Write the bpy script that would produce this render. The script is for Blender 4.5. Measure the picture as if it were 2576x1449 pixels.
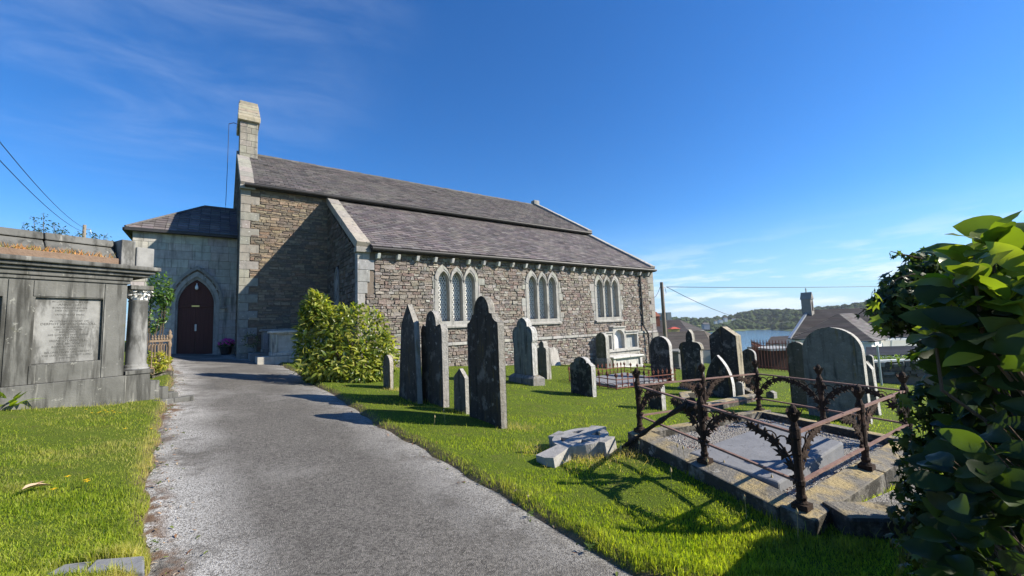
import bpy, math, random
import numpy as np
from mathutils import Matrix, Vector
from mathutils.geometry import tessellate_polygon
random.seed(7); rng = np.random.default_rng(7)
rad = math.radians
sc = bpy.context.scene
for o in list(bpy.data.objects): bpy.data.objects.remove(o)

# ------------------------------------------------------------------ camera
EYE = np.array([0.0, 0.0, 1.6])
FPX, HEAD, PITCH, ROLL, CX, CY = 1037.57, 0.6237, 0.0919, 0.0375, 1288.0, 724.5   # picture units: 2576 x 1449
_F = np.array([math.sin(HEAD)*math.cos(PITCH), math.cos(HEAD)*math.cos(PITCH), math.sin(PITCH)])
_R = np.array([math.cos(HEAD), -math.sin(HEAD), 0.0]); _U = np.cross(_R, _F)
CR = _R*math.cos(ROLL)-_U*math.sin(ROLL); CU = _R*math.sin(ROLL)+_U*math.cos(ROLL); CF = _F
cam_d = bpy.data.cameras.new('camera'); cam = bpy.data.objects.new('camera', cam_d)
sc.collection.objects.link(cam); sc.camera = cam
M = Matrix.Identity(4)
for i in range(3):
    M[i][0] = CR[i]; M[i][1] = CU[i]; M[i][2] = -CF[i]; M[i][3] = EYE[i]
cam.matrix_world = M
cam_d.sensor_width = 36.0; cam_d.lens = FPX/2576*36.0
cam_d.clip_start = 0.05; cam_d.clip_end = 30000

# ------------------------------------------------------------------ sun, sky, exposure
SUN_EL, SUN_AZ = rad(33), rad(180-49)          # azimuth clockwise from +Y
SUN_DIR = Vector((math.sin(SUN_AZ)*math.cos(SUN_EL), math.cos(SUN_AZ)*math.cos(SUN_EL), math.sin(SUN_EL)))
sun_d = bpy.data.lights.new('sun', 'SUN'); sun_d.energy = 5.0; sun_d.angle = rad(0.53); sun_d.color = (1.0, 0.92, 0.79)
sun = bpy.data.objects.new('sun', sun_d); sc.collection.objects.link(sun); sun.location = (30, -30, 40)
sun.rotation_euler = SUN_DIR.to_track_quat('Z', 'Y').to_euler()
sc.view_settings.view_transform = 'Standard'; sc.view_settings.look = 'None'
sc.view_settings.gamma = 1.0; sc.view_settings.exposure = 0.95; sc.view_settings.use_curve_mapping = False

world = bpy.data.worlds.new('World'); sc.world = world; world.use_nodes = True
wt = world.node_tree; wt.nodes.clear()
def wn(t, **k):
    n = wt.nodes.new(t)
    for a, b in k.items(): setattr(n, a, b)
    return n
def wmath(op, a, b=None, c=None, clamp=False):
    n = wn('ShaderNodeMath', operation=op, use_clamp=clamp)
    for i, x in enumerate((a, b, c)):
        if x is None: continue
        if isinstance(x, (int, float)): n.inputs[i].default_value = x
        else: wt.links.new(x, n.inputs[i])
    return n.outputs[0]
sky = wn('ShaderNodeTexSky', sky_type='NISHITA', sun_disc=False, sun_elevation=SUN_EL, sun_rotation=SUN_AZ,
         altitude=30, air_density=1.0, dust_density=0.2, ozone_density=1.5)
hs = wn('ShaderNodeHueSaturation'); hs.inputs['Saturation'].default_value = 1.3; hs.inputs['Value'].default_value = 1.0
wt.links.new(sky.outputs[0], hs.inputs['Color'])
tint = wn('ShaderNodeMix', data_type='RGBA', blend_type='MULTIPLY'); tint.inputs[0].default_value = 1.0; wt.links.new(hs.outputs[0], tint.inputs[6]); tint.inputs[7].default_value = (.52, .9, 1.26, 1)
tc = wn('ShaderNodeTexCoord'); sep = wn('ShaderNodeSeparateXYZ'); wt.links.new(tc.outputs['Generated'], sep.inputs[0])
zc = wmath('MAXIMUM', sep.outputs[2], 0.02)
cmb = wn('ShaderNodeCombineXYZ')                     # direction laid on a flat cloud layer
wt.links.new(wmath('DIVIDE', sep.outputs[0], zc), cmb.inputs[0]); wt.links.new(wmath('DIVIDE', sep.outputs[1], zc), cmb.inputs[1])
def wnoise(scale, detail, loc, sx=1.0, sy=1.0, rot=0.0, dist=0.0, src=None):
    mp = wn('ShaderNodeMapping'); mp.inputs['Location'].default_value = loc; mp.inputs['Scale'].default_value = (sx, sy, 1); mp.inputs['Rotation'].default_value = (0, 0, rot)
    wt.links.new(src or cmb.outputs[0], mp.inputs[0])
    n = wn('ShaderNodeTexNoise'); n.inputs['Scale'].default_value = scale; n.inputs['Detail'].default_value = detail; n.inputs['Roughness'].default_value = .6; n.inputs['Distortion'].default_value = dist
    wt.links.new(mp.outputs[0], n.inputs['Vector']); return n.outputs[0]
def wstep(x, a, b):
    n = wn('ShaderNodeMapRange', interpolation_type='SMOOTHSTEP'); wt.links.new(x, n.inputs[0]); n.inputs[1].default_value = a; n.inputs[2].default_value = b
    return n.outputs[0]
def pix_dir(u, v):
    d = CF+CR*(u-CX)/FPX-CU*(v-CY)/FPX; return d/np.linalg.norm(d)
def wdot(d):
    n = wn('ShaderNodeVectorMath', operation='DOT_PRODUCT'); wt.links.new(tc.outputs['Generated'], n.inputs[0]); n.inputs[1].default_value = tuple(d)
    return n.outputs['Value']
# wisps of cirrus high on the west side
c1 = wmath('MULTIPLY', wstep(wnoise(1.5, 7, (3.1, 1.7, 0), 1.0, 1.7, rad(20), .5), .36, .8), wstep(wdot(pix_dir(330, -230)), .88, .985))
c1 = wmath('MULTIPLY', c1, 0.14)
# broken low cloud all round the horizon
mp2 = wn('ShaderNodeMapping'); mp2.inputs['Scale'].default_value = (1, 1, 6.5); mp2.inputs['Location'].default_value = (.35, .1, .0); wt.links.new(tc.outputs['Generated'], mp2.inputs[0])
n2 = wn('ShaderNodeTexNoise'); n2.inputs['Scale'].default_value = 5.5; n2.inputs['Detail'].default_value = 9; n2.inputs['Roughness'].default_value = .58; wt.links.new(mp2.outputs[0], n2.inputs['Vector'])
band = wmath('MULTIPLY', wstep(sep.outputs[2], .2, .03), wstep(sep.outputs[2], -.02, .012))
c2 = wmath('MULTIPLY', wmath('MULTIPLY', wstep(n2.outputs[0], .45, .62), band), .9)
cl = wmath('MAXIMUM', c1, c2, clamp=True)
mixn = wn('ShaderNodeMix', data_type='RGBA'); wt.links.new(cl, mixn.inputs[0]); 
hz = wn('ShaderNodeMix', data_type='RGBA'); wt.links.new(wmath('MULTIPLY', wstep(sep.outputs[2], .26, .0), .7), hz.inputs[0]); wt.links.new(tint.outputs[2], hz.inputs[6]); hz.inputs[7].default_value = (3.1, 5.0, 7.2, 1)   # pale air low over the horizon
wt.links.new(hz.outputs[2], mixn.inputs[6]); mixn.inputs[7].default_value = (6.3, 7.2, 8.4, 1)
bg = wn('ShaderNodeBackground'); bg.inputs[1].default_value = 0.077; wt.links.new(mixn.outputs[2], bg.inputs[0])
wo = wn('ShaderNodeOutputWorld'); wt.links.new(bg.outputs[0], wo.inputs[0])

# ------------------------------------------------------------------ pixel helpers (directions only; distance comes from ground or wall)
def ray(u, v): return CF+CR*(u-CX)/FPX-CU*(v-CY)/FPX
def on(u, v, ax, c):
    d = ray(u, v); return EYE+d*((c-EYE[ax])/d[ax])
def at_depth(u, v, dep):
    return EYE+ray(u, v)*dep
def proj(P):
    Q = np.asarray(P, float)-EYE; z = Q@CF
    z = np.where(np.abs(z) < 1e-6, 1e-6, z)
    return CX+FPX*(Q@CR)/z, CY-FPX*(Q@CU)/z, z
def zg(x, y):
    x = np.asarray(x, float); y = np.asarray(y, float)
    z = -.074*np.clip(x, -6, 27)+.0341*np.clip(y, -8, 30)
    z = z+.11*np.exp(-((x+3.0)/1.1)**2-((y-9.0)/1.6)**2)
    z = z+.2*np.exp(-((x-4.9)/1.5)**4-((y-1.9)/2.0)**4)
    z = z-2.2*np.clip((x-27)/14, 0, 1)**1.0*1.0
    z = z-9.0*np.clip((x-45)/70, 0, 1)-6.5*np.clip((x-110)/60, 0, 1)
    return z
def gp(u, v):
    d = ray(u, v); t = 1.0; lo = .5; hi = 400.
    for _ in range(60):
        t = .5*(lo+hi); P = EYE+d*t
        if P[2] > zg(P[0], P[1]): lo = t
        else: hi = t
    return EYE+d*t

# ------------------------------------------------------------------ object helpers
COL = sc.collection
ORG = {}                                             # world origin of unrotated parents
def thing(name, label, cat, loc=(0, 0, 0), rotz=0.0, group=None, tilt=(0, 0)):
    o = bpy.data.objects.new(name, None); COL.objects.link(o); o.empty_display_size = .2
    o.location = loc; o.rotation_euler = (tilt[0], tilt[1], rotz); o['label'] = label; o['category'] = cat
    if group: o['group'] = group
    ORG[o.name] = np.array(loc, float); return o
def tag(o, label, cat, group=None):
    o['label'] = label; o['category'] = cat
    if group: o['group'] = group
    return o
def make_mesh(name, V, Fc, mats, smooth=False, pc=None, mi=None):
    me = bpy.data.meshes.new(name); V = np.asarray(V, float)
    me.from_pydata(V.tolist(), [], [tuple(int(i) for i in f) for f in Fc])
    for m in (mats if isinstance(mats, (list, tuple)) else [mats]): me.materials.append(MT[m])
    if pc is not None:
        a = me.attributes.new('pc', 'FLOAT_COLOR', 'FACE'); pc = np.asarray(pc, float)
        if pc.ndim == 1: pc = np.tile(pc, (len(me.polygons), 1))
        a.data.foreach_set('color', np.c_[pc[:, :3], np.ones(len(pc))].astype(np.float32).ravel())
    if mi is not None: me.polygons.foreach_set('material_index', np.asarray(mi, np.int32))
    if smooth: me.polygons.foreach_set('use_smooth', np.ones(len(me.polygons), bool))
    me.update(); return me
def obj(name, V, Fc, mats, parent=None, world=False, smooth=False, pc=None, mi=None, bevel=0, kind=None):
    """world=True: V in world space; object origin at the base of its own box, parent chain unrotated"""
    V = np.asarray(V, float)
    loc = np.zeros(3)
    if world:
        lo, hi = V.min(0), V.max(0); loc = np.array([(lo[0]+hi[0])/2, (lo[1]+hi[1])/2, lo[2]]); V = V-loc
    me = make_mesh(name, V, Fc, mats, smooth, pc, mi)
    o = bpy.data.objects.new(name, me); COL.objects.link(o)
    if parent is not None:
        o.parent = parent
        if world: ORG[o.name] = loc.copy(); loc = loc-ORG[parent.name]
    elif world: ORG[o.name] = loc.copy()
    o.location = loc
    if bevel:
        b = o.modifiers.new('bevel', 'BEVEL'); b.width = bevel; b.segments = 2; b.limit_method = 'ANGLE'; b.angle_limit = rad(40)
    if kind: o['kind'] = kind
    return o
class MB:
    """collects simple shapes as one mesh"""
    def __init__(s): s.V = []; s.F = []; s.n = 0; s.C = []
    def add(s, V, Fc, c=None):
        V = np.asarray(V, float); s.V.append(V); s.F += [tuple(i+s.n for i in f) for f in Fc]; s.n += len(V)
        if c is not None: s.C += [c]*len(Fc)
        return s
    def box(s, x0, x1, y0, y1, z0, z1, c=None):
        V = [(x, y, z) for z in (z0, z1) for y in (y0, y1) for x in (x0, x1)]
        return s.add(V, [(0, 2, 3, 1), (4, 5, 7, 6), (0, 1, 5, 4), (2, 6, 7, 3), (0, 4, 6, 2), (1, 3, 7, 5)], c)
    def hexa(s, P, c=None):                          # 8 points: bottom 4 (ccw), top 4
        return s.add(P, [(3, 2, 1, 0), (4, 5, 6, 7), (0, 1, 5, 4), (1, 2, 6, 5), (2, 3, 7, 6), (3, 0, 4, 7)], c)
    def bar(s, a, b, w, h=None, up=(0, 0, 1), c=None):
        a = np.asarray(a, float); b = np.asarray(b, float); d = b-a; d /= np.linalg.norm(d); up = np.asarray(up, float)
        sd = np.cross(d, up)
        if np.linalg.norm(sd) < 1e-6: sd = np.cross(d, (1, 0, 0))
        sd /= np.linalg.norm(sd); uu = np.cross(sd, d); h = w if h is None else h
        P = [p+sd*i*w/2+uu*j*h/2 for p in (a, b) for i, j in ((-1, -1), (1, -1), (1, 1), (-1, 1))]
        return s.hexa(P, c)
    def tube(s, pts, r, n=8, cap=True, c=None):
        pts = np.asarray(pts, float); m = len(pts); rr = np.full(m, r) if np.isscalar(r) else np.asarray(r, float)
        V = []; prev = None
        for i in range(m):
            d = pts[min(i+1, m-1)]-pts[max(i-1, 0)]; d = d/(np.linalg.norm(d)+1e-12)
            if prev is None: a = np.cross(d, (0, 0, 1) if abs(d[2]) < .9 else (1, 0, 0))
            else: a = prev-d*(prev@d)
            a /= np.linalg.norm(a); prev = a; b = np.cross(d, a)
            for k in range(n):
                t = 2*math.pi*k/n; V.append(pts[i]+rr[i]*(a*math.cos(t)+b*math.sin(t)))
        Fc = [(i*n+k, i*n+(k+1) % n, (i+1)*n+(k+1) % n, (i+1)*n+k) for i in range(m-1) for k in range(n)]
        if cap: Fc += [tuple(range(n-1, -1, -1)), tuple(range((m-1)*n, m*n))]
        return s.add(V, Fc, c)
    def lathe(s, prof, n=12, o=(0, 0, 0), c=None):   # profile of (radius, z)
        V = [(o[0]+r*math.cos(2*math.pi*k/n), o[1]+r*math.sin(2*math.pi*k/n), o[2]+z) for r, z in prof for k in range(n)]; m = len(prof)
        Fc = [(i*n+k, i*n+(k+1) % n, (i+1)*n+(k+1) % n, (i+1)*n+k) for i in range(m-1) for k in range(n)]
        return s.add(V, Fc+[tuple(range(n-1, -1, -1)), tuple(range((m-1)*n, m*n))], c)
    def poly(s, outer, holes, fn, d0, d1, c=None):   # flat outline (s,z) with holes, between depths d0 (front) and d1
        loops = [list(outer)]+[list(h) for h in holes]
        tris = tessellate_polygon([[Vector((p[0], p[1], 0)) for p in l] for l in loops])
        flat = [p for l in loops for p in l]; n = len(flat)
        V = [fn(p[0], p[1], d0) for p in flat]+[fn(p[0], p[1], d1) for p in flat]
        Fc = []
        v0 = np.asarray(V[:n])
        for t in tris:
            Fc.append(tuple(t)); Fc.append(tuple(i+n for i in reversed(t)))
        k = 0
        for l in loops:
            m = len(l)
            for i in range(m):
                a, b = k+i, k+(i+1) % m; Fc.append((a, b, b+n, a+n))
            k += m
        return s.add(V, Fc, c)
    def out(s): return (np.concatenate(s.V) if s.V else np.zeros((0, 3))), s.F
    def build(s, name, mat, parent=None, **k):
        V, Fc = s.out()
        if s.C and 'pc' not in k: k['pc'] = s.C
        o = obj(name, V, Fc, mat, parent, **k)
        return o
def screen_area(V):
    u, v, z = proj(V)
    if (z < .2).any(): return 0.
    if u.max() < 0 or u.min() > 2576 or v.max() < 0 or v.min() > 1449: return 0.
    return (u.max()-u.min())*(v.max()-v.min())
def emit(pieces, name, mat, limit, restname=None, smooth=False):
    """pieces: (verts world, faces, colour, parent). The largest on screen become objects, the rest one 'stuff' part per parent"""
    a = np.array([screen_area(p[0]) for p in pieces]); order = np.argsort(-a); keep = set(order[:limit].tolist())
    rest = {}
    for i, (V, Fc, c, par) in enumerate(pieces):
        if i in keep and a[i] > 0: obj(name, V, Fc, mat, par, world=True, pc=np.asarray(c), smooth=smooth)
        else: rest.setdefault(par.name, (par, MB()))[1].add(V, Fc, c)
    for par, mb in rest.values(): mb.build(restname or name+'_field', mat, par, world=True, kind='stuff', smooth=smooth)

# ------------------------------------------------------------------ materials
MT = {}
class NT:
    def __init__(s, name, rough=.9, spec=.3):
        m = bpy.data.materials.new(name); m.use_nodes = True; s.m = m; s.t = m.node_tree; MT[name] = m
        s.b = s.t.nodes['Principled BSDF']; s.b.inputs['Roughness'].default_value = rough; s.b.inputs['Specular IOR Level'].default_value = spec
        g = s.t.nodes.new('ShaderNodeNewGeometry'); s.pos = g.outputs['Position']; s.nor = g.outputs['Normal']
    def link(s, a, b): s.t.links.new(a, b)
    def vec(s, sx, sy, sz):
        n = s.t.nodes.new('ShaderNodeVectorMath'); n.operation = 'MULTIPLY'; s.link(s.pos, n.inputs[0]); n.inputs[1].default_value = (sx, sy, sz); return n.outputs[0]
    def noise(s, scale, detail=5, rough=.55, v=None, dist=0):
        n = s.t.nodes.new('ShaderNodeTexNoise'); s.link(v or s.pos, n.inputs['Vector'])
        n.inputs['Scale'].default_value = scale; n.inputs['Detail'].default_value = detail; n.inputs['Roughness'].default_value = rough; n.inputs['Distortion'].default_value = dist
        return n.outputs[0]
    def vor(s, scale, v=None, feature='F1', out='Distance'):
        n = s.t.nodes.new('ShaderNodeTexVoronoi'); n.feature = feature; s.link(v or s.pos, n.inputs['Vector']); n.inputs['Scale'].default_value = scale
        if out == 'Color': w = s.t.nodes.new('ShaderNodeSeparateColor'); s.link(n.outputs['Color'], w.inputs[0]); return w.outputs[0]
        return n.outputs[out]
    def step(s, x, a, b, lo=0., hi=1.):
        n = s.t.nodes.new('ShaderNodeMapRange'); n.interpolation_type = 'SMOOTHSTEP'; s.link(x, n.inputs[0])
        for i, q in enumerate((a, b, lo, hi)): n.inputs[i+1].default_value = q
        return n.outputs[0]
    def math(s, op, a, b):
        n = s.t.nodes.new('ShaderNodeMath'); n.operation = op
        for i, x in enumerate((a, b)):
            if isinstance(x, (int, float)): n.inputs[i].default_value = x
            else: s.link(x, n.inputs[i])
        return n.outputs[0]
    def mix(s, f, a, b, mode='MIX'):
        n = s.t.nodes.new('ShaderNodeMix'); n.data_type = 'RGBA'; n.blend_type = mode
        for i, x in ((0, f), (6, a), (7, b)):
            if isinstance(x, (int, float)): n.inputs[i].default_value = x
            elif isinstance(x, tuple): n.inputs[i].default_value = x if len(x) == 4 else (*x, 1)
            else: s.link(x, n.inputs[i])
        return n.outputs[2]
    def pc(s):
        n = s.t.nodes.new('ShaderNodeAttribute'); n.attribute_name = 'pc'; return n.outputs['Color']
    def col(s, c):
        if isinstance(c, tuple): s.b.inputs['Base Color'].default_value = (*c, 1)
        else: s.link(c, s.b.inputs['Base Color'])
        return s
    def bump(s, h, strength=.5, dist=.02):
        n = s.t.nodes.new('ShaderNodeBump'); n.inputs['Strength'].default_value = strength; n.inputs['Distance'].default_value = dist; s.link(h, n.inputs['Height']); s.link(n.outputs[0], s.b.inputs['Normal']); return s
    def speck(s, base, colour, scale, a, b, amount=1.0):
        f = s.step(s.noise(scale, 4, .65), a, b, 0, amount); return s.mix(f, base, colour)

def scale_col(n, c, f):                               # colour times grey factor socket
    return n.mix(1.0, c, n.mix(f, (0.55, .55, .55), (1.35, 1.35, 1.35)), 'MULTIPLY')
# rubble and cut stone, tinted stone by stone
n = NT('rubble', .95, .2); c = scale_col(n, n.pc(), n.noise(9, 6, .65)); c = n.speck(c, (.42, .4, .36), 7, .66, .73, .6); c = n.speck(c, (.05, .045, .04), 5, .62, .76, .6); n.col(c).bump(n.noise(24, 8, .75), 1., .045)
n = NT('mortar', .95, .1); c = n.mix(n.noise(9, 6, .65), (.12, .097, .078), (.2, .168, .137)); n.col(c).bump(n.noise(60, 4), .6, .02)
n = NT('far_stone', .95, .1); n.col(n.mix(n.noise(2, 5), (.2, .19, .17), (.34, .32, .29)))
n = NT('limestone', .9, .25); c = scale_col(n, n.pc(), n.noise(5, 6, .6)); c = n.mix(n.step(n.noise(1.0, 5, .6, n.vec(5, 5, .7)), .5, .75), c, (.13, .13, .12)); c = n.speck(c, (.6, .6, .57), 12, .63, .7, .6); n.col(c).bump(n.noise(30, 6, .65), .5, .02)
n = NT('ashlar', .92, .2); c = scale_col(n, n.pc(), n.noise(4, 6, .6)); c = n.mix(n.step(n.noise(1.0, 6, .62, n.vec(4.5, 4.5, .5)), .47, .72, 0, .8), c, (.085, .085, .078)); c = n.mix(n.step(n.noise(1.0, 5, .6, n.vec(9, 9, .35)), .62, .72, 0, .6), c, (.5, .5, .47)); n.col(c).bump(n.noise(22, 6, .65), .5, .02)
n = NT('slate', .72, .35); c = scale_col(n, n.pc(), n.noise(6, 5, .6)); c = n.speck(c, (.4, .4, .37), 16, .7, .75, .8); c = n.mix(n.step(n.noise(.45, 6, .65), .5, .7, 0, .5), c, (.17, .16, .14)); n.col(c).bump(n.noise(30, 5), .35, .01)
n = NT('roof_deck', .9); n.col((.035, .033, .035))
n = NT('tomb_stone', .93, .2); c = n.mix(n.noise(2.2, 7, .62), (.04, .04, .036), (.19, .19, .178)); c = n.mix(n.step(n.noise(1., 6, .62, n.vec(7, 7, .7)), .46, .66, 0, .8), c, (.025, .025, .022)); c = n.mix(n.step(n.noise(1., 5, .6, n.vec(13, 13, .8)), .6, .7, 0, .6), c, (.27, .265, .24)); c = n.speck(c, (.3, .3, .27), 9, .62, .7, .5); c = n.mix(n.step(n.noise(3., 5, .6), .62, .74, 0, .5), c, (.09, .09, .035)); n.col(c).bump(n.noise(35, 6, .65), .45, .015)
n = NT('tomb_panel', .85, .25); c = n.mix(n.noise(3.2, 6, .62), (.075, .075, .068), (.36, .36, .35)); c = n.mix(n.step(n.noise(1., 6, .65, n.vec(5, 5, 1.4)), .44, .62, 0, .8), c, (.05, .05, .045)); n.col(c).bump(n.noise(40, 5), .25, .01)
n = NT('lettering', .9); n.col((.075, .075, .07))
n = NT('white_stone', .85); c = n.mix(n.step(n.noise(16, 5, .6), .42, .6), (.78, .77, .74), (.2, .2, .18)); n.col(c).bump(n.noise(40, 5), .5, .02)
n = NT('brown_stone', .95, .1); c = n.mix(n.noise(5, 6, .65), (.1, .065, .045), (.26, .19, .14)); n.col(c).bump(n.noise(30, 5), .6, .02)
# headstones: algae and shade both put into the dark face colour, edges paler (pc carries both)
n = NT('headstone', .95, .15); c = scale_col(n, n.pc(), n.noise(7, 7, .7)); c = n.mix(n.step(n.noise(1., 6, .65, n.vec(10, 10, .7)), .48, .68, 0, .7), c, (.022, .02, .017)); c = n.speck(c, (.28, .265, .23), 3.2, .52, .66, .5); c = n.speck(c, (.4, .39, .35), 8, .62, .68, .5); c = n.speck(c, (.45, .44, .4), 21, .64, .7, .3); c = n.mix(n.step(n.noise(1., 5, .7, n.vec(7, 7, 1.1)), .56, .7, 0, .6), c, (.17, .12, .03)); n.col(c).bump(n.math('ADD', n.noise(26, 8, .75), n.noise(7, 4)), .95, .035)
n = NT('ledger', .85, .3); c = n.mix(n.noise(7, 7, .65), (.1, .105, .115), (.24, .245, .255)); c = n.speck(c, (.035, .035, .035), 16, .63, .7, .8); n.col(c).bump(n.noise(40, 5), .4, .01)
n = NT('kerb_stone', .95, .15); c = n.mix(n.noise(4, 7, .65), (.09, .083, .07), (.3, .28, .24)); sz = n.t.nodes.new('ShaderNodeSeparateXYZ'); n.link(n.nor, sz.inputs[0]); topf = n.step(sz.outputs[2], .4, .75)
c = n.mix(n.math('MULTIPLY', topf, n.step(n.noise(3.2, 6, .62), .44, .62, 0, .8)), c, (.4, .31, .15)); c = n.mix(n.step(n.math('SUBTRACT', n.noise(5, 6, .65), n.math('MULTIPLY', topf, .2)), .36, .52, 0, .85), c, (.035, .033, .027)); c = n.speck(c, (.42, .41, .37), 6, .64, .7, .6); n.col(c).bump(n.noise(26, 7, .7), .9, .03)  # sides darkened with stains plus the kerb's own shade; ochre lichen only on top
n = NT('gravel', .95, .2); v = n.vor(75, out='Color'); c = n.mix(1.0, n.mix(n.noise(4, 4), (.2, .19, .17), (.5, .48, .45)), v, 'MULTIPLY'); c = n.mix(.35, c, (.3, .28, .25)); n.col(c).bump(n.vor(75), .9, .02)
n = NT('rust', .9, .25); c = n.mix(n.noise(14, 6, .65), (.016, .012, .009), (.05, .028, .018)); c = n.mix(n.step(n.noise(7, 5, .6), .58, .72, 0, .6), c, (.14, .07, .045)); n.col(c).bump(n.noise(70, 5, .7), .8, .01)
n = NT('rust_rail', .85, .3); c = n.mix(n.noise(12, 6, .65), (.09, .045, .034), (.3, .19, .155)); c = n.mix(n.step(n.noise(4, 5, .6), .5, .72, 0, .6), c, (.04, .022, .016)); n.col(c).bump(n.noise(70, 5, .7), .6, .008)
n = NT('red_rust', .9, .2); c = n.mix(n.noise(10, 6, .65), (.08, .025, .017), (.2, .085, .06)); n.col(c).bump(n.noise(70, 5, .7), .6, .008)
n = NT('pale_iron', .7, .3); c = n.mix(n.noise(14, 5), (.25, .2, .14), (.12, .07, .04)); n.col(c)
n = NT('black_iron', .55, .4); c = n.mix(n.noise(9, 5), (.012, .012, .013), (.04, .038, .038)); n.col(c)
n = NT('charred', .85, .35); c = n.mix(n.noise(18, 6, .7), (.004, .004, .004), (.03, .027, .025)); n.col(c).bump(n.vor(22, feature='DISTANCE_TO_EDGE'), .9, .03)
n = NT('door_wood', .6, .3); c = n.mix(n.noise(1., 5, .6, n.vec(30, 30, 1.2)), (.045, .012, .009), (.1, .03, .022)); n.col(c).bump(n.noise(1., 4, .6, n.vec(60, 60, 2)), .3, .01)
n = NT('brass', .35, .5); n.b.inputs['Metallic'].default_value = 1; n.col((.6, .45, .16))
n = NT('steel', .4, .5); n.b.inputs['Metallic'].default_value = .9; n.col((.45, .46, .47))
n = NT('white_paint', .5, .4); c = n.mix(n.step(n.noise(20, 5), .55, .75), (.8, .79, .75), (.5, .45, .38)); n.col(c)
n = NT('glass', .12, .6); c = n.mix(n.step(n.noise(1.1, 4), .4, .58), (.03, .032, .035), (.3, .31, .31)); n.col(c); n.bump(n.noise(9, 2), .12, .01)
n = NT('dark_inside', .9); n.col((.012, .012, .013))
# ground
n = NT('asphalt', .93, .25)
gr = n.vor(85, out='Color'); base = n.mix(n.noise(1.1, 6, .6), (.083, .078, .07), (.145, .136, .122))
at = n.t.nodes.new('ShaderNodeAttribute'); at.attribute_name = 'edge'
base = n.mix(1.0, base, n.mix(.75, (1, 1, 1), n.mix(.5, gr, n.vor(48, out='Color'))), 'MULTIPLY'); base = n.mix(1.0, base, (1.75, 1.75, 1.75), 'MULTIPLY')
base = n.mix(n.step(n.noise(.55, 5, .62), .5, .72, 0, .5), base, (.3, .29, .27)); base = n.mix(n.step(n.noise(.8, 6, .62, n.vec(1.6, .5, 1)), .55, .72, 0, .45), base, (.09, .086, .08))
pale = n.math('MULTIPLY', n.step(n.noise(2.3, 6, .62), .3, .56), at.outputs['Fac']); pale = n.math('MULTIPLY', pale, n.step(n.noise(60, 4, .7), .38, .58))
base = n.mix(pale, base, (.62, .61, .58))
mud = n.math('MULTIPLY', n.step(at.outputs['Fac'], .72, .98), n.step(n.noise(5, 5, .6), .42, .56)); base = n.mix(mud, base, (.15, .095, .06))
base = n.speck(base, (.6, .6, .58), 120, .7, .74, .9)
n.col(base).bump(n.math('ADD', n.vor(150), n.noise(60, 4)), .7, .012)
n = NT('soil_grass', .95, .1)
c = n.mix(n.noise(1.3, 6, .6), (.1, .15, .015), (.16, .2, .026)); c = n.mix(n.step(n.noise(3.5, 6, .65), .5, .7, 0, .8), c, (.16, .14, .05)); c = n.mix(n.noise(40, 4, .7), c, (.05, .08, .01))
at2 = n.t.nodes.new('ShaderNodeAttribute'); at2.attribute_name = 'bare'; c = n.mix(at2.outputs['Fac'], c, n.mix(n.noise(12, 6, .65), (.06, .04, .025), (.3, .22, .14)))
n.col(c).bump(n.noise(45, 5, .7), .9, .03)
def leafy(name, rough=.5, trans=.45, spec=.35, tint=(1, 1, .5)):
    n = NT(name, rough, spec); c = scale_col(n, n.pc(), n.noise(9, 3)); n.col(c)
    tr = n.t.nodes.new('ShaderNodeBsdfTranslucent'); mx = n.t.nodes.new('ShaderNodeMixShader'); mx.inputs[0].default_value = trans
    n.link(n.mix(1.0, n.mix(1.0, c, (2.1, 2.1, 2.1), 'MULTIPLY'), tint, 'MULTIPLY'), tr.inputs[0]); n.link(n.b.outputs[0], mx.inputs[1]); n.link(tr.outputs[0], mx.inputs[2]); n.link(mx.outputs[0], n.t.nodes['Material Output'].inputs[0])
    return n
leafy('grass_blade', .6, .5, .25, (1.05, 1.1, .3)); leafy('leaf', .36, .42, .5, (1.1, 1.1, .3)); leafy('leaf_broad', .42, .4, .3, (1.1, 1.1, .3)); leafy('leaf_ivy', .45, .3, .4, (1, 1.1, .4)); leafy('petal', .6, .3, .2, (1, 1, 1))
n = NT('bark', .95, .1); c = n.mix(n.noise(1., 6, .65, n.vec(20, 20, 3)), (.05, .035, .025), (.16, .12, .09)); n.col(c).bump(n.noise(1., 6, .65, n.vec(30, 30, 5)), .8, .03)
n = NT('pole_wood', .9, .15); c = n.mix(n.noise(1., 6, .65, n.vec(25, 25, 1.5)), (.13, .105, .08), (.34, .3, .25)); n.col(c).bump(n.noise(1., 6, .65, n.vec(40, 40, 2)), .5, .02)
n = NT('straw', .9, .2); n.col(n.mix(n.noise(20, 4), (.3, .22, .1), (.55, .45, .26)))
n = NT('dead_leaf', .9, .2); n.col(n.pc())
n = NT('water', .12, .5); c = n.mix(n.noise(.02, 5), (.028, .06, .1), (.05, .1, .15)); n.col(c).bump(n.noise(1., 5, .6, n.vec(.12, .35, .2)), .75, .6)
n = NT('far_land', .95, .1); c = n.mix(n.step(n.noise(.012, 5, .6), .44, .58), (.06, .1, .025), (.14, .16, .05)); c = n.mix(n.step(n.noise(.035, 5, .6), .5, .62, 0, .8), c, (.035, .055, .018)); n.col(c)
n = NT('far_foliage', .95, .1); c = n.mix(n.noise(.05, 4, .6), (.022, .04, .012), (.06, .09, .022)); c = n.mix(n.step(n.noise(.5, 5, .7), .35, .7), n.mix(1., c, (.45, .45, .45), 'MULTIPLY'), n.mix(1., c, (1.5, 1.5, 1.4), 'MULTIPLY')); n.col(c).bump(n.noise(.6, 5, .7), 1., 1.5)
n = NT('render_white', .85, .2); n.col(n.mix(n.noise(2, 5), (.62, .61, .58), (.8, .79, .76)))
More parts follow.
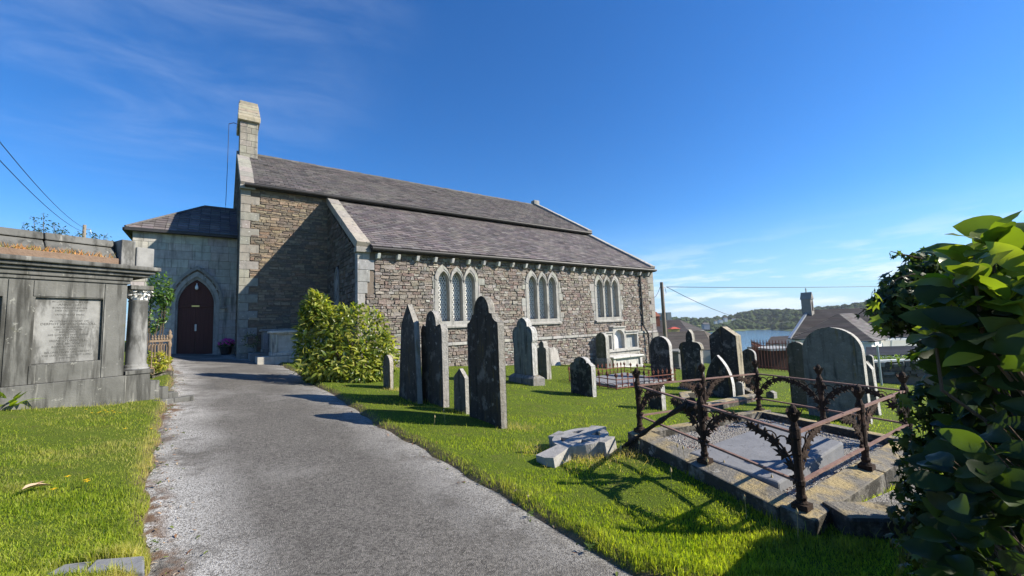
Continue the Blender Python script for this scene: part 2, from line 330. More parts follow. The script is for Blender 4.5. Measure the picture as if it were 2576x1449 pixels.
n = NT('render_grey', .9, .2); n.col(n.mix(n.noise(1.5, 5), (.25, .26, .26), (.36, .37, .37)))
n = NT('roof_tile', .85, .2); n.col(scale_col(n, n.pc(), n.noise(1.2, 5, .6)))
n = NT('brick', .9, .15); n.col(n.mix(n.noise(4, 6, .7), (.22, .075, .045), (.36, .15, .1)))
n = NT('paint_yellow', .8, .2); n.col((.75, .55, .22))
n = NT('paint_red', .7, .3); n.col((.5, .1, .07))
n = NT('cable', .6, .3); n.col((.02, .02, .022))
n = NT('shed_dark', .7, .3); n.col(n.mix(n.noise(3, 5), (.03, .012, .01), (.07, .03, .024)))
n = NT('galvanised', .45, .5); n.b.inputs['Metallic'].default_value = .7; n.col((.4, .44, .47))

# ================================================================== terrain
def inpoly(P, poly):
    x, y = P[:, 0], P[:, 1]; r = np.zeros(len(P), bool); n = len(poly); j = n-1
    for i in range(n):
        xi, yi = poly[i]; xj, yj = poly[j]
        c = ((yi > y) != (yj > y)) & (x < (xj-xi)*(y-yi)/(yj-yi+1e-12)+xi); r ^= c; j = i
    return r
def edgedist(P, poly):
    d = np.full(len(P), 1e9); n = len(poly)
    for i in range(n):
        a = np.array(poly[i]); b = np.array(poly[(i+1) % n]); ab = b-a
        t = np.clip(((P-a)@ab)/(ab@ab+1e-12), 0, 1); q = a+t[:, None]*ab; d = np.minimum(d, np.hypot(*(P-q).T))
    return d
def wob(x, y, s, seed=0.):
    return (np.sin(x*s*1.3+y*s*.7+seed)+np.sin(x*s*.6-y*s*1.7+seed*2.1+1.3)+np.sin(x*s*2.1+y*s*1.9+seed*.7+.4))/3
def dense(pts, step=.25):
    out = []
    for a, b in zip(pts[:-1], pts[1:]):
        a = np.array(a); b = np.array(b); k = max(1, int(np.linalg.norm(b-a)/step))
        out += [a+(b-a)*i/k for i in range(k)]
    return out+[np.array(pts[-1])]
LEFT = [gp(*p)[:2] for p in ((362, 1440), (372, 1330), (380, 1230), (392, 1140), (405, 1080), (418, 1035), (428, 995), (436, 960), (437, 930), (430, 908))]
RIGHT = [gp(*p)[:2] for p in ((1600, 1449), (1400, 1340), (1250, 1240), (1120, 1165), (1015, 1105), (930, 1058), (880, 1022), (835, 992), (790, 968), (745, 938), (708, 920), (655, 905))]
lf = dense([np.array([LEFT[0][0]+.02, -6.]), np.array([LEFT[0][0]+.02, 1.0])]+LEFT)
rt = dense([np.array([3.1, -6.]), np.array([2.9, 1.0])]+RIGHT)
lf = [p+np.array([.05*wob(p[0], p[1], 3.1, 1), 0]) for p in lf]; rt = [p+np.array([.05*wob(p[0], p[1], 3.7, 2), 0]) for p in rt]
far = [np.array([.78, 21.5]), np.array([.78, 24.45]), np.array([-2.75, 24.45]), np.array([-2.6, 21.8])]
PATH = lf[::-1][::-1] + far[::-1] + rt[::-1]
PATH = [tuple(p) for p in PATH]
LAWN_UP = .075
def ground_z(x, y, d=None):
    """height of the turf; d = signed distance outside the path"""
    z = zg(x, y)
    if d is None: return z+LAWN_UP
    return z+(LAWN_UP+.045)*np.clip((d+.02)/.14, 0, 1)**.7-.045
def sgn_path(P):
    d = edgedist(P, PATH); return np.where(inpoly(P, PATH), -d, d)
def lines(*segs):
    out = []
    for a, b, s in segs: out += list(np.arange(a, b-1e-9, s))
    return np.array(out+[segs[-1][1]])
gx = lines((-600, -60, 60), (-60, -8, 4), (-8, -3, .25), (-3, 5.2, .07), (5.2, 12, .3), (12, 60, 1.5), (60, 190, 6))
gy = lines((-800, -40, 60), (-40, -4, 4), (-4, 1, .4), (1, 14, .1), (14, 24.5, .2), (24.5, 60, 1.5), (60, 900, 40))
GX, GY = np.meshgrid(gx, gy, indexing='ij'); P2 = np.c_[GX.ravel(), GY.ravel()]
sd = np.full(len(P2), 9.); nearm = (P2[:, 0] > -5) & (P2[:, 0] < 7) & (P2[:, 1] > -7) & (P2[:, 1] < 26); sd[nearm] = sgn_path(P2[nearm])
GZ = ground_z(P2[:, 0], P2[:, 1], sd)+np.where(nearm & (sd > .1), .02*wob(P2[:, 0], P2[:, 1], 2.3), 0)
nx, ny = len(gx), len(gy); idx = np.arange(nx*ny).reshape(nx, ny)
gf = np.c_[idx[:-1, :-1].ravel(), idx[1:, :-1].ravel(), idx[1:, 1:].ravel(), idx[:-1, 1:].ravel()]
go = obj('ground', np.c_[P2, GZ], gf, 'soil_grass', kind='structure', smooth=True)
bare = np.clip(1-np.abs(sd-.02)/.13, 0, 1)
a = go.data.attributes.new('bare', 'FLOAT', 'POINT'); a.data.foreach_set('value', bare.astype(np.float32))
# the path: its own sheet, a hand's breadth below the turf
px = np.arange(-3.2, 3.6, .09); py = lines((-6, 1, .4), (1, 14, .1), (14, 25, .2))
AX, AY = np.meshgrid(px, py, indexing='ij'); Q = np.c_[AX.ravel(), AY.ravel()]
sp = sgn_path(Q); zz = zg(Q[:, 0], Q[:, 1])+.006*wob(Q[:, 0], Q[:, 1], 1.5)-np.clip(sp, 0, 1)*.35
pi = np.arange(len(Q)).reshape(len(px), len(py)); pf = np.c_[pi[:-1, :-1].ravel(), pi[1:, :-1].ravel(), pi[1:, 1:].ravel(), pi[:-1, 1:].ravel()]
pf = pf[(sp[pf] < .12).any(1)]
po = obj('path', np.c_[Q, zz], pf, 'asphalt', kind='structure', smooth=True)
ed = np.clip(1-(-sp)/.8, 0, 1)**1.1*(0.75+.25*wob(Q[:, 0], Q[:, 1], 1.7, 4)); ed = np.where(Q[:, 0] > 1.2, ed*.6, np.clip(ed*1.25, 0, 1))
a = po.data.attributes.new('edge', 'FLOAT', 'POINT'); a.data.foreach_set('value', np.clip(ed, 0, 1).astype(np.float32))

# ------------------------------------------------------------------ water and the far shore
WATER = -15.0
wx = [-5000, -2000, 100, 400, 1200, 3000, 5000]; wy = [-5000, -3000, -500, 0, 500, 1500, 5000]
wv = [(x, y, WATER) for x in wx for y in wy]; wf = [(i*7+j, (i+1)*7+j, (i+1)*7+j+1, i*7+j+1) for i in range(6) for j in range(6)]
obj('water', wv, wf, 'water', kind='structure')
prof = np.array([(1100, 806), (1500, 803), (1640, 801), (1700, 800), (1790, 799), (1829, 796), (1859, 789), (1890, 781), (1919, 777), (1965, 778), (2014, 780), (2061, 774), (2127, 766), (2192, 762), (2300, 757), (2500, 749), (2900, 735)], float)
def azdir(u):
    d = ray(u, 800); d = d.copy(); d[2] = 0; return d/np.linalg.norm(d)
us = np.linspace(1120, 2880, 150); ts = np.linspace(0, 1, 26)
SH = []; HV = []
for u in us:
    d = azdir(u); w = .5+.5*math.sin(u*.013)
    s0 = 560+40*math.sin(u*.011)+25*math.sin(u*.037)-np.clip((1830-u)/200, 0, 1)*90
    v = np.interp(u, prof[:, 0], prof[:, 1]); dep = ray(u, v); hor = np.hypot(dep[0], dep[1]); top = 1.6+dep[2]/hor*(s0+260)-5.5
    SH.append((s0, top))
    for t in ts:
        r = s0+t*420; k = np.clip(t/.62, 0, 1); k = k*k*(3-2*k)
        h = WATER-1.2*(t == 0)+1.0+(max(top, -10)-WATER-1)*k+1.2*math.sin(u*.05+t*9)*k*(1-k)*4
        if t > .7: h -= (t-.7)*30
        HV.append((d[0]*r, d[1]*r, h))
m = len(ts); hf = [(i*m+j, (i+1)*m+j, (i+1)*m+j+1, i*m+j+1) for i in range(len(us)-1) for j in range(m-1)]
obj('far_hill', HV, hf, 'far_land', kind='structure', smooth=True)
# distant low hills
DV = []; du = np.linspace(900, 3000, 60)
for u in du:
    d = azdir(u); h = 10+5*math.sin(u*.009)+6*math.sin(u*.027+1)
    for r, z in ((2400, WATER-2), (2700, h*.5), (3100, h), (4200, h*.8)): DV.append((d[0]*r, d[1]*r, z))
obj('distant_hills', DV, [(i*4+j, (i+1)*4+j, (i+1)*4+j+1, i*4+j+1) for i in range(59) for j in range(3)], 'far_land', kind='structure', smooth=True)
# crowns of the wood over the water: lumps of leaf mass
def ico(sub=2):
    import bmesh
    bm = bmesh.new(); bmesh.ops.create_icosphere(bm, subdivisions=sub, radius=1); V = np.array([v.co[:] for v in bm.verts]); Fc = [tuple(v.index for v in f.verts) for f in bm.faces]; bm.free(); return V, Fc
IV, IF = ico(2)
def lump(c, r, flat=.8, amp=.28):
    n = IV*np.array([1, 1, flat]); k = 1+amp*(np.sin(IV[:, 0]*5+rng.uniform(0, 6))*np.sin(IV[:, 1]*5+rng.uniform(0, 6))+.6*np.sin(IV[:, 2]*9+IV[:, 0]*7+rng.uniform(0, 6)))+rng.uniform(-.12, .12, len(IV))
    return n*k[:, None]*r+np.asarray(c)
def far_h(u, t):
    s0, top = SH[int(np.clip(round((u-1120)/(2880-1120)*149), 0, 149))]
    k = np.clip(t/.62, 0, 1); k = k*k*(3-2*k); r = s0+t*420; d = azdir(u)
    return d*r, WATER+1+(max(top, -10)-WATER-1)*k, k
mb = MB()
for i in range(1500):
    u = rng.uniform(1560, 2420); t = rng.uniform(.03, .66)
    field = (math.sin(u*.021+t*4)+math.sin(u*.05-t*11+2)) > .95 and .25 < t < .55
    if field: continue
    p, h, k = far_h(u, t); r = rng.uniform(2.2, 5.2)*(1 if k > .3 else .8)
    mb.add(lump((p[0], p[1], h+r*.45), r, rng.uniform(.75, 1.1)), IF)
mb.build('far_wood', 'far_foliage', kind='stuff', smooth=True)['label'] = 'dark green wood over the far shore of the inlet'

# ================================================================== the church
XW, YN, XE, ZN = .775, 21.0, 22.29, 8.19
YR, ZR, XA, YA, ZA, ZT, YP = 26.9, 11.77, 4.29, 15.82, 4.82, 7.945, 23.8
YNO = 2*YR-YN
church = thing('church', 'grey brown stone church with slate roofs, lancet windows and a bellcote', 'church', (XW, YN, float(zg(XW, YN))))
STONES, SLATES, BLOCKS = [], [], []
def jit(c, a=.12):
    k = 1+random.uniform(-a, a); return tuple(max(.01, x*k*(1+random.uniform(-.04, .04))) for x in c)
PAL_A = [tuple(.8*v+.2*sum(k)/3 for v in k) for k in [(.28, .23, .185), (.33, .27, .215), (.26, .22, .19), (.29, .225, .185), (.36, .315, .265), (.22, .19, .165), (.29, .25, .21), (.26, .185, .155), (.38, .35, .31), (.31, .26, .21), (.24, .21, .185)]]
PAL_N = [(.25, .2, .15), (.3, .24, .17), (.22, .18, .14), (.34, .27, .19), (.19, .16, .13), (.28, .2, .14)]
PAL_D = [(.13, .112, .095), (.16, .14, .12), (.1, .09, .078), (.2, .18, .155), (.14, .115, .09)]  # darker set: shade of the west walls put into the stone colour
def stone_piece(fn, a, b, z0, z1, dep, jj):
    g = .007
    pts = [(a+g, z0+g), ((a+b)/2, z0+g), (b-g, z0+g), (b-g, (z0+z1)/2), (b-g, z1-g), ((a+b)/2, z1-g), (a+g, z1-g), (a+g, (z0+z1)/2)]
    j = min(jj, (z1-z0)*.16, (b-a)*.16); pts = [(p+random.uniform(-j, j), q+random.uniform(-j, j)) for p, q in pts]
    cx, cz = (a+b)/2, (z0+z1)/2
    V = [fn(p, q, .03) for p, q in pts]+[fn(cx+(p-cx)*.95, cz+(q-cz)*.92, -dep+random.uniform(-.25, .25)*dep) for p, q in pts]
    return np.array(V), [(i, (i+1) % 8, 8+(i+1) % 8, 8+i) for i in range(8)]+[tuple(range(8, 16))]
def free(s0, s1, bl):
    out = [(s0, s1)]
    for a, b in bl:
        nw = []
        for p, q in out:
            if b <= p or a >= q: nw.append((p, q)); continue
            if a > p: nw.append((p, a))
            if b < q: nw.append((b, q))
        out = nw
    return [(p, q) for p, q in out if q-p > .05]
def rubble(fn, s0, s1, z0, z1, blocked, hr, wr, pal, parent, dep=.028, jj=.02, span=None, sink=None):
    z = z0
    while z < z1-.03:
        h = min(random.uniform(*hr), z1-z)
        a0, a1 = (s0, s1) if span is None else span(z+h)
        if a1-a0 > .1:
            for p, q in free(a0, a1, blocked(z, z+h)):
                x = p
                while x < q-.01:
                    w = random.uniform(*wr)*(1.5 if random.random() < .12 else 1)
                    if q-x-w < wr[0]*.7: w = q-x
                    c = jit(random.choice(pal), .1)
                    if h > .15 and random.random() < .33:
                        k = random.uniform(.4, .6)
                        for u0, u1 in ((z, z+h*k), (z+h*k, z+h)):
                            V, Fc = stone_piece(fn, x, x+w, u0, u1, dep*random.uniform(.5, 1.2), jj); (STONES if sink is None else sink).append((V, Fc, jit(random.choice(pal), .1), parent))
                    else:
                        c = tuple(k*.88 for k in c); V, Fc = stone_piece(fn, x, x+w, z, z+h, dep*random.uniform(.5, 1.3), jj); (STONES if sink is None else sink).append((V, Fc, c, parent))
                    x += w
        z += h
def block(fn, a, b, z0, z1, d0, d1, ch=.012):
    g = .004; a, b, z0, z1 = a+g, b-g, z0+g, z1-g
    V = [fn(x, z, d1) for x, z in ((a, z0), (b, z0), (b, z1), (a, z1))]+[fn(x, z, d0+ch) for x, z in ((a, z0), (b, z0), (b, z1), (a, z1))]+[fn(x, z, d0) for x, z in ((a+ch, z0+ch), (b-ch, z0+ch), (b-ch, z1-ch), (a+ch, z1-ch))]
    q = lambda i, j: [(i+k, i+(k+1) % 4, j+(k+1) % 4, j+k) for k in range(4)]
    return np.array(V), q(0, 4)+q(4, 8)+[(8, 9, 10, 11), (3, 2, 1, 0)]
def lancet(cx, w, z0, zs, r=1.0, n=9):
    """pointed-arch outline, ccw from lower left; arcs of radius r*w"""
    R = r*w; hw = w/2; pts = [(cx-hw, z0), (cx+hw, z0)]
    am = math.acos((R-hw)/R)
    pts += [(cx+hw-R+R*math.cos(am*i/n), zs+R*math.sin(am*i/n)) for i in range(n)]
    pts += [(cx-hw+R-R*math.cos(am*i/n), zs+R*math.sin(am*i/n)) for i in range(n, -1, -1)]
    return pts
def arch_top(cx, w, zs, r=1.0, n=8, left=None):
    R = r*w; hw = w/2; am = math.acos((R-hw)/R)
    return [(cx-hw+R-R*math.cos(am*i/n), zs+R*math.sin(am*i/n)) for i in range(n+1)]+[(cx+hw-R+R*math.cos(am*i/n), zs+R*math.sin(am*i/n)) for i in range(n-1, -1, -1)]
# --- south aisle wall with three triple-lancet windows
fS = lambda s, z, d: (s, YA+d, z)
WINS = [8.45, 13.25, 18.03]; WZ0, WSP = 1.96, 3.62; LP, LW = .635, .5
def win_outline(c):
    z0 = 1.7; o = [(c-1.07, z0), (c+1.07, z0)]
    right = arch_top(c+LP+.055, LP+.11, WSP+.08, .92); mid = arch_top(c, LP, WSP+.1, 1.0); left = arch_top(c-LP-.055, LP+.11, WSP+.08, .92)
    o += right[::-1]+mid[::-1][1:-1]+left[::-1]
    return o
outl = {c: win_outline(c) for c in WINS}
ab = MB(); base = -1.6
outer = [(XA, base), (XE, base), (XE, ZA-.02), (XA, ZA-.02)]
ab.poly(outer, [outl[c] for c in WINS], fS, .0, .42)
aisle = ab.build('aisle_wall', 'mortar', church, world=True)
mb = MB()                                              # the wall core behind, closing the aisle
mb.add([(x, y, z) for x in (XA, XE) for y, z in ((YA+.44, base), (YN+.1, base), (YN+.1, ZT-.05), (YA+.44, ZA+.18))], [(0, 1, 2, 3), (7, 6, 5, 4), (0, 4, 5, 1), (1, 5, 6, 2), (2, 6, 7, 3), (3, 7, 4, 0)])
mb.build('aisle_core', 'dark_inside', church, world=True)
mb = MB(); mb.add([(x, y, z) for x in (XA, XA+.4) for y, z in ((YA+.425, base), (YN, base), (YN, ZT-.02), (YA+.425, ZA+.2))], [(0, 1, 2, 3), (7, 6, 5, 4), (0, 4, 5, 1), (1, 5, 6, 2), (2, 6, 7, 3), (3, 7, 4, 0)])
aw = mb.build('aisle_west_wall', 'mortar', church, world=True)
fW = lambda s, z, d: (XA+d-.002, s, z)
jambs = []
def surround_block(c, side, z0, z1):
    o = 1.03; ln = 1.12+random.choice((.03, .1, .24, .3))*random.uniform(.6, 1.1)
    return (c-ln, c-o, z0, z1) if side < 0 else (c+o, c+ln, z0, z1)
for c in WINS:
    for side in (-1, 1):
        z = 1.72
        while z < WSP+.1:
            h = random.uniform(.2, .42); h = min(h, WSP+.18-z); jambs.append((c,)+surround_block(c, side, z, z+h)); z += h
def arch_block_width(c, z0, z1):
    ps = [p[0] for p in outl[c] if z0-.12 <= p[1] <= z1+.12]
    return (min(ps)-.01, max(ps)+.01) if ps else None
def blockS(z0, z1):
    bl = [(a-.004, b+.004) for c, a, b, q0, q1 in jambs if q1 > z0+.01 and q0 < z1-.01]
    for c in WINS:
        if z1 > 1.68 and z0 < WSP+.12: bl.append((c-1.08, c+1.08))
        elif z0 >= WSP+.12 and z0 < 4.35:
            for k in (-1, 0, 1):
                w = (LP+.11)/2; cc = c+k*(LP+.055*(k != 0)); zz = z0-(WSP+.08); R = .92*(LP+.11)
                if zz < math.sqrt(max(0, R*R-(R-w)**2)):
                    hw = w-(R-math.sqrt(max(0, R*R-zz*zz))); bl.append((cc-hw-.01, cc+hw+.01))
    if z0 < 1.0 < z1+.12 or (z0 < 1.02 and z1 > .86): bl.append((XA, XE))
    k = int((z0-1.)/.42) if z0 > 1 else 0
    bl.append((XA, XA+(.62 if z0 > 3.0 else .3))); bl.append((XE-(.55 if k % 2 else .32), XE))
    return bl
rubble(fS, XA, XE, -.9, .86, blockS, (.06, .17), (.1, .32), PAL_A+[(.4, .38, .35)]*2, aisle, .05)
rubble(fS, XA, XE, 1.02, ZA-.06, blockS, (.055, .19), (.09, .36), PAL_A, aisle, .045, .03)
def wspan(z): return (YA+.32, YN-.02) if z < ZA else (YA+.32+(z-ZA)/.603, YN-.02)
lan_c, lan_w = 19.05, .62
def blockW(z0, z1): return [(lan_c-lan_w/2-.14, lan_c+lan_w/2+.14)] if z1 > 2.3 and z0 < 4.5 else []
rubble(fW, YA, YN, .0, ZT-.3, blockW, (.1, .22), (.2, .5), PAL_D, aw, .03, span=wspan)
# string course, plinth cap, quoins
mb = MB(); sx = XA-.02
while sx < XE-.05:
    w = min(random.uniform(.7, 1.2), XE+.12-sx); V, Fc = block(fS, sx, sx+w, .87, 1.01, -.1, .02); obj('string_course_stone', V, Fc, 'limestone', aisle, world=True, pc=jit((.38, .36, .33))); sx += w
mb = MB(); z = 1.02; k = 0
while z < ZA-.1:
    h = min(random.uniform(.36, .46), ZA-.06-z); w = .56 if k % 2 else .34
    V, Fc = block(fS, XE-w, XE+.04, z, z+h, -.045, .3); obj('quoin', V, Fc, 'limestone', aisle, world=True, pc=jit((.27, .255, .23)))
    w2 = (.6 if z > 3.2 else .34)*(1 if k % 2 else .72)
    V, Fc = block(fS, XA-.04, XA+w2, z, z+h, -.045, .3); obj('quoin', V, Fc, 'limestone', aisle, world=True, pc=jit((.3, .3, .285) if z > 2.6 else (.23, .205, .175))); z += h; k += 1
V, Fc = block(fS, XE-.5, XE+.12, -1.4, .86, -.09, .4); obj('quoin', V, Fc, 'limestone', aisle, world=True, pc=(.3, .28, .25))
# --- windows
def clipseg(p, q, poly):
    t0, t1 = 0., 1.; d = (q[0]-p[0], q[1]-p[1]); n = len(poly)
    for i in range(n):
        a, b = poly[i], poly[(i+1) % n]; nx_, ny_ = -(b[1]-a[1]), b[0]-a[0]
        num = nx_*(p[0]-a[0])+ny_*(p[1]-a[1]); den = nx_*d[0]+ny_*d[1]
        if abs(den) < 1e-12:
            if num < 0: return None
            continue
        t = -num/den
        if den > 0: t0 = max(t0, t)
        else: t1 = min(t1, t)
    if t1-t0 < 1e-3: return None
    return (p[0]+d[0]*t0, p[1]+d[1]*t0), (p[0]+d[0]*t1, p[1]+d[1]*t1)
for wi, c in enumerate(WINS):
    mb = MB(); lights = [lancet(c+k*LP, LW, WZ0-.06, WSP-.02, 1.0) for k in (-1, 0, 1)]
    mb.poly(outl[c], lights, fS, -.035, .3)
    w = mb.build('window', 'limestone', church, world=True, pc=(.33, .32, .295), bevel=.012)
    mb = MB(); V = [fS(c-1.12, 1.62, -.13), fS(c+1.12, 1.62, -.13), fS(c+1.12, 1.62, .05), fS(c-1.12, 1.62, .05), fS(c-1.12, 1.7, -.13), fS(c+1.12, 1.7, -.13), fS(c+1.06, 1.93, .3), fS(c-1.06, 1.93, .3)]
    mb.hexa(V); mb.build('sill', 'limestone', w, world=True, pc=(.32, .31, .285), bevel=.008)
    for k in (-1, 0, 1):
        L = lancet(c+k*LP, LW-.004, WZ0-.05, WSP-.02, 1.0)
        mb = MB(); mb.poly(L, [], fS, .26, .27); mb.build('pane', 'glass', w, world=True)
        L2 = lancet(c+k*LP, LW-.05, WZ0-.02, WSP-.02, 1.0); mb = MB(); cc = c+k*LP; sl = 1.75; pitch = .118
        def bar(p, q, wd=.023):
            mb.bar(fS(p[0], p[1], .235), fS(q[0], q[1], .235), wd, .02, up=(0, -1, 0))
        for i in range(-22, 26):
            x0 = cc+i*pitch
            for s_ in (1, -1):
                r_ = clipseg((x0-s_*4/sl, WZ0-2+.1), (x0+s_*4/sl, WZ0+6+.1), L2)
                if r_: bar(*r_)
        for zz in (WZ0-.01, 2.78, WSP-.02): bar((cc-LW/2+.02, zz), (cc+LW/2-.02, zz), .03)
        for i in range(len(L2)): bar(L2[i], L2[(i+1) % len(L2)], .024)
        mb.build('lattice', 'white_paint', w, world=True)
    for j in jambs:
        if j[0] == c:
            V, Fc = block(fS, j[1], j[2], j[3], j[4], -.03, .05); obj('jamb_stone', V, Fc, 'limestone', w, world=True, pc=jit((.31, .3, .275)))
    for k in (-1, 0, 1):                               # arch stones standing a little proud of the head
        cc = c+k*(LP+.055*(k != 0)); ww = LP+(.11 if k else 0); tp = arch_top(cc, ww-.02, WSP+.08, .92 if k else 1.0, 4); inn = arch_top(c+k*LP, LW+.1, WSP, 1.0, 4)
        for i in range(0, 8, 2):
            q = [tp[i], tp[i+1], tp[i+2], inn[i+2], inn[i+1], inn[i]]
            cxq = sum(p[0] for p in q)/6; czq = sum(p[1] for p in q)/6; q = [(cxq+(p[0]-cxq)*.97, czq+(p[1]-czq)*.97) for p in q]
            mb = MB(); mb.poly(q, [], fS, -.052+random.uniform(-.006, .006), -.02); mb.build('voussoir', 'limestone', w, world=True, pc=jit((.34, .33, .305), .12))
# west lancet of the aisle
mb = MB(); mb.poly(lancet(lan_c, lan_w+.24, 2.3, 3.75, 1.0), [lancet(lan_c, lan_w, 2.42, 3.75, 1.0)], fW, -.05, .1)
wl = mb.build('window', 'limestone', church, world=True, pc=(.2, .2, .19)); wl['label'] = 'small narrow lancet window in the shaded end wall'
mb = MB(); mb.poly(lancet(lan_c, lan_w-.01, 2.43, 3.75, 1.0), [], fW, -.03, .02); mb.build('pane', 'glass', wl, world=True)
# --- nave
mb = MB(); pent = [(YN, base), (YNO, base), (YNO, ZN+.02), (YR, ZR-.05), (YN, ZN+.02)]
mb.poly(pent, [], lambda s, z, d: (XW+d, s, z), 0, XE-XW)
nave = mb.build('nave_wall', 'mortar', church, world=True)
fN = lambda s, z, d: (s, YN+d, z)
def blockN(z0, z1):
    k = int(max(0, z0-.5)/.36); return [(XW, XW+(.7 if k % 2 else .36))]
rubble(fN, XW, XA-.0, .2, ZN-.08, blockN, (.05, .15), (.14, .45), PAL_N, nave, .035)
z = .14
k = -1
while z < ZN-.1:
    h = .36; k = int(max(0, z+.02-.5)/.36)
    V, Fc = block(fN, XW-.035, XW+(.68 if k % 2 else .34), z, min(z+h, ZN-.04), -.035, .4); obj('quoin', V, Fc, 'limestone', nave, world=True, pc=jit((.25, .235, .205))); z += h
# west face of the nave above and beside the porch: seen almost edge on
fNW = lambda s, z, d: (XW+d, s, z)
def nspan(z): return (YN+.42, YNO) if z < ZN else (YN+.42+(z-ZN)/.607, YNO-(z-ZN)/.607)
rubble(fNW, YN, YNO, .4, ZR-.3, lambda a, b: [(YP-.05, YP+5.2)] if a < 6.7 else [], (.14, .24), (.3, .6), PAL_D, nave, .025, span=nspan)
# --- roofs
def slates(fn, x0, x1, L, parent, w=.4, e=.25, pal=((.135, .115, .113), (.105, .09, .092), (.15, .13, .125), (.12, .105, .105), (.175, .155, .148), (.085, .074, .075)), span=None):
    n = int(L/e); e = L/n
    for r in range(n):
        a0, a1 = (x0, x1) if span is None else span((r+.5)*e)
        x = a0-(w/2 if r % 2 else 0); first = True
        while x < a1-.01:
            p, q = max(x, a0), min(x+w*random.uniform(.97, 1.03), a1)
            if q-p > .03:
                t0, t1 = r*e-.015, r*e+e*1.25; l = random.uniform(-.003, .004); sk = random.uniform(-.006, .006)
                if random.random() < .012: l += .012
                g = .005
                g = .009; P = [(p+g, t0+sk, .012+l), (q-g, t0-sk, .012+l), (q-g, min(t1, L), -.004), (p+g, min(t1, L), -.004), (p+g, t0+sk, .042+l), (q-g, t0-sk, .042+l), (q-g, min(t1, L), .008), (p+g, min(t1, L), .008)]
                V = np.array([fn(*s_) for s_ in P])
                SLATES.append((V, [(4, 5, 6, 7), (0, 1, 5, 4), (0, 4, 7, 3), (1, 2, 6, 5)], jit(random.choice(pal), .18), parent))
            x += w
def plane_fn(Y0, Z0, Y1, Z1):
    d = np.array([Y1-Y0, Z1-Z0]); L = np.linalg.norm(d); d /= L; nrm = np.array([-d[1], d[0]])
    return (lambda x, t, h: (x, Y0+d[0]*t+nrm[0]*h, Z0+d[1]*t+nrm[1]*h)), L
def roof_deck(name, fn, x0, x1, L, th=.1):
    mb = MB(); mb.hexa([fn(x0, 0, -th), fn(x1, 0, -th), fn(x1, L, -th), fn(x0, L, -th), fn(x0, 0, 0), fn(x1, 0, 0), fn(x1, L, 0), fn(x0, L, 0)]); return mb.build(name, 'roof_deck', church, world=True)
ev = .3
fA, LA = plane_fn(YA-ev, ZA-ev*.603+.17, YN-.02, ZT+.1)
ra = roof_deck('aisle_roof', fA, XA+.4, XE-.1, LA); slates(fA, XA+.42, XE-.12, LA, ra)
fNr, LN = plane_fn(YN-ev, ZN-ev*.607+.22, YR, ZR+.12)
rn = roof_deck('nave_roof', fNr, XW+.45, XE-.1, LN); slates(fNr, XW+.47, XE-.12, LN, rn, pal=((.115, .1, .098), (.095, .083, .082), (.135, .118, .113), (.145, .13, .12), (.08, .072, .07), (.12, .108, .1)))
fNb, LNb = plane_fn(YNO+ev, ZN-ev*.607+.22, YR, ZR+.12); mb = MB()
mb.hexa([fNb(XW+.45, 0, 0), fNb(XE-.1, 0, 0), fNb(XE-.1, LNb, 0), fNb(XW+.45, LNb, 0), fNb(XW+.45, 0, .1), fNb(XE-.1, 0, .1), fNb(XE-.1, LNb, .1), fNb(XW+.45, LNb, .1)]); mb.build('north_roof', 'slate', church, world=True, pc=(.08, .075, .08))
x = XW+.8
while x < XE-.3:                                       # ridge tiles
    w = .46; dz = random.uniform(-.015, .015); mb = MB(); z = ZR+.16+dz
    mb.hexa([(x, YR-.2, z-.13), (x+w-.012, YR-.2, z-.13), (x+w-.012, YR+.2, z-.13), (x, YR+.2, z-.13), (x, YR-.04, z+.03), (x+w-.012, YR-.04, z+.03), (x+w-.012, YR+.04, z+.03), (x, YR+.04, z+.03)])
    mb.build('ridge_tile', 'slate', rn, world=True, pc=jit((.1, .095, .09), .2)); x += w
def coping(x0, x1, Y0, Z0, Y1, Z1, nn, name, up=.2, c=(.27, .25, .22), lo=.1):
    f_, L_ = plane_fn(Y0, Z0, Y1, Z1)
    for i in range(nn):
        a, b = L_*i/nn+.004, L_*(i+1)/nn-.004; dz = random.uniform(-.012, .012)
        mb = MB(); mb.hexa([f_(x0, a, -lo), f_(x1, a, -lo), f_(x1, b, -lo), f_(x0, b, -lo), f_(x0, a, up+dz), f_(x1, a, up+dz-.02), f_(x1, b, up+dz-.02), f_(x0, b, up+dz)])
        mb.build(name, 'limestone', church, world=True, pc=jit(c, .1), bevel=.012)
coping(XW-.06, XW+.5, YN-.16, ZN-.02, YR, ZR+.02, 7, 'coping_stone', .16)
coping(XW-.06, XW+.5, YNO+.16, ZN-.02, YR, ZR+.02, 7, 'coping_stone', -.02, lo=.28)
coping(XA-.09, XA+.42, YA-.1, ZA-.02, YN+.0, ZT+.02, 6, 'coping_stone', .2, (.3, .27, .23))
coping(XE-.36, XE+.1, YA-.12, ZA-.02, YN+.0, ZT+.02, 6, 'coping_stone', .24, (.33, .315, .29))
coping(XE-.36, XE+.1, YN-.16, ZN-.02, YR, ZR+.02, 7, 'coping_stone', .26, (.33, .315, .29))
mb = MB(); mb.box(XE-.4, XE+.14, YR-.24, YR+.24, ZR+.05, ZR+.5); mb.build('gable_block', 'limestone', church, world=True, pc=(.3, .29, .27), bevel=.02)
mb = MB(); mb.box(XA-.1, XA+.44, YA-.16, YA+.2, ZA-.24, ZA-.035); mb.build('kneeler', 'limestone', church, world=True, pc=(.25, .24, .22), bevel=.015)
mb = MB(); mb.box(XW-.07, XW+.5, YN-.2, YN+.2, ZN-.2, ZN-.035); mb.build('kneeler', 'limestone', church, world=True, pc=(.3, .29, .26), bevel=.015)
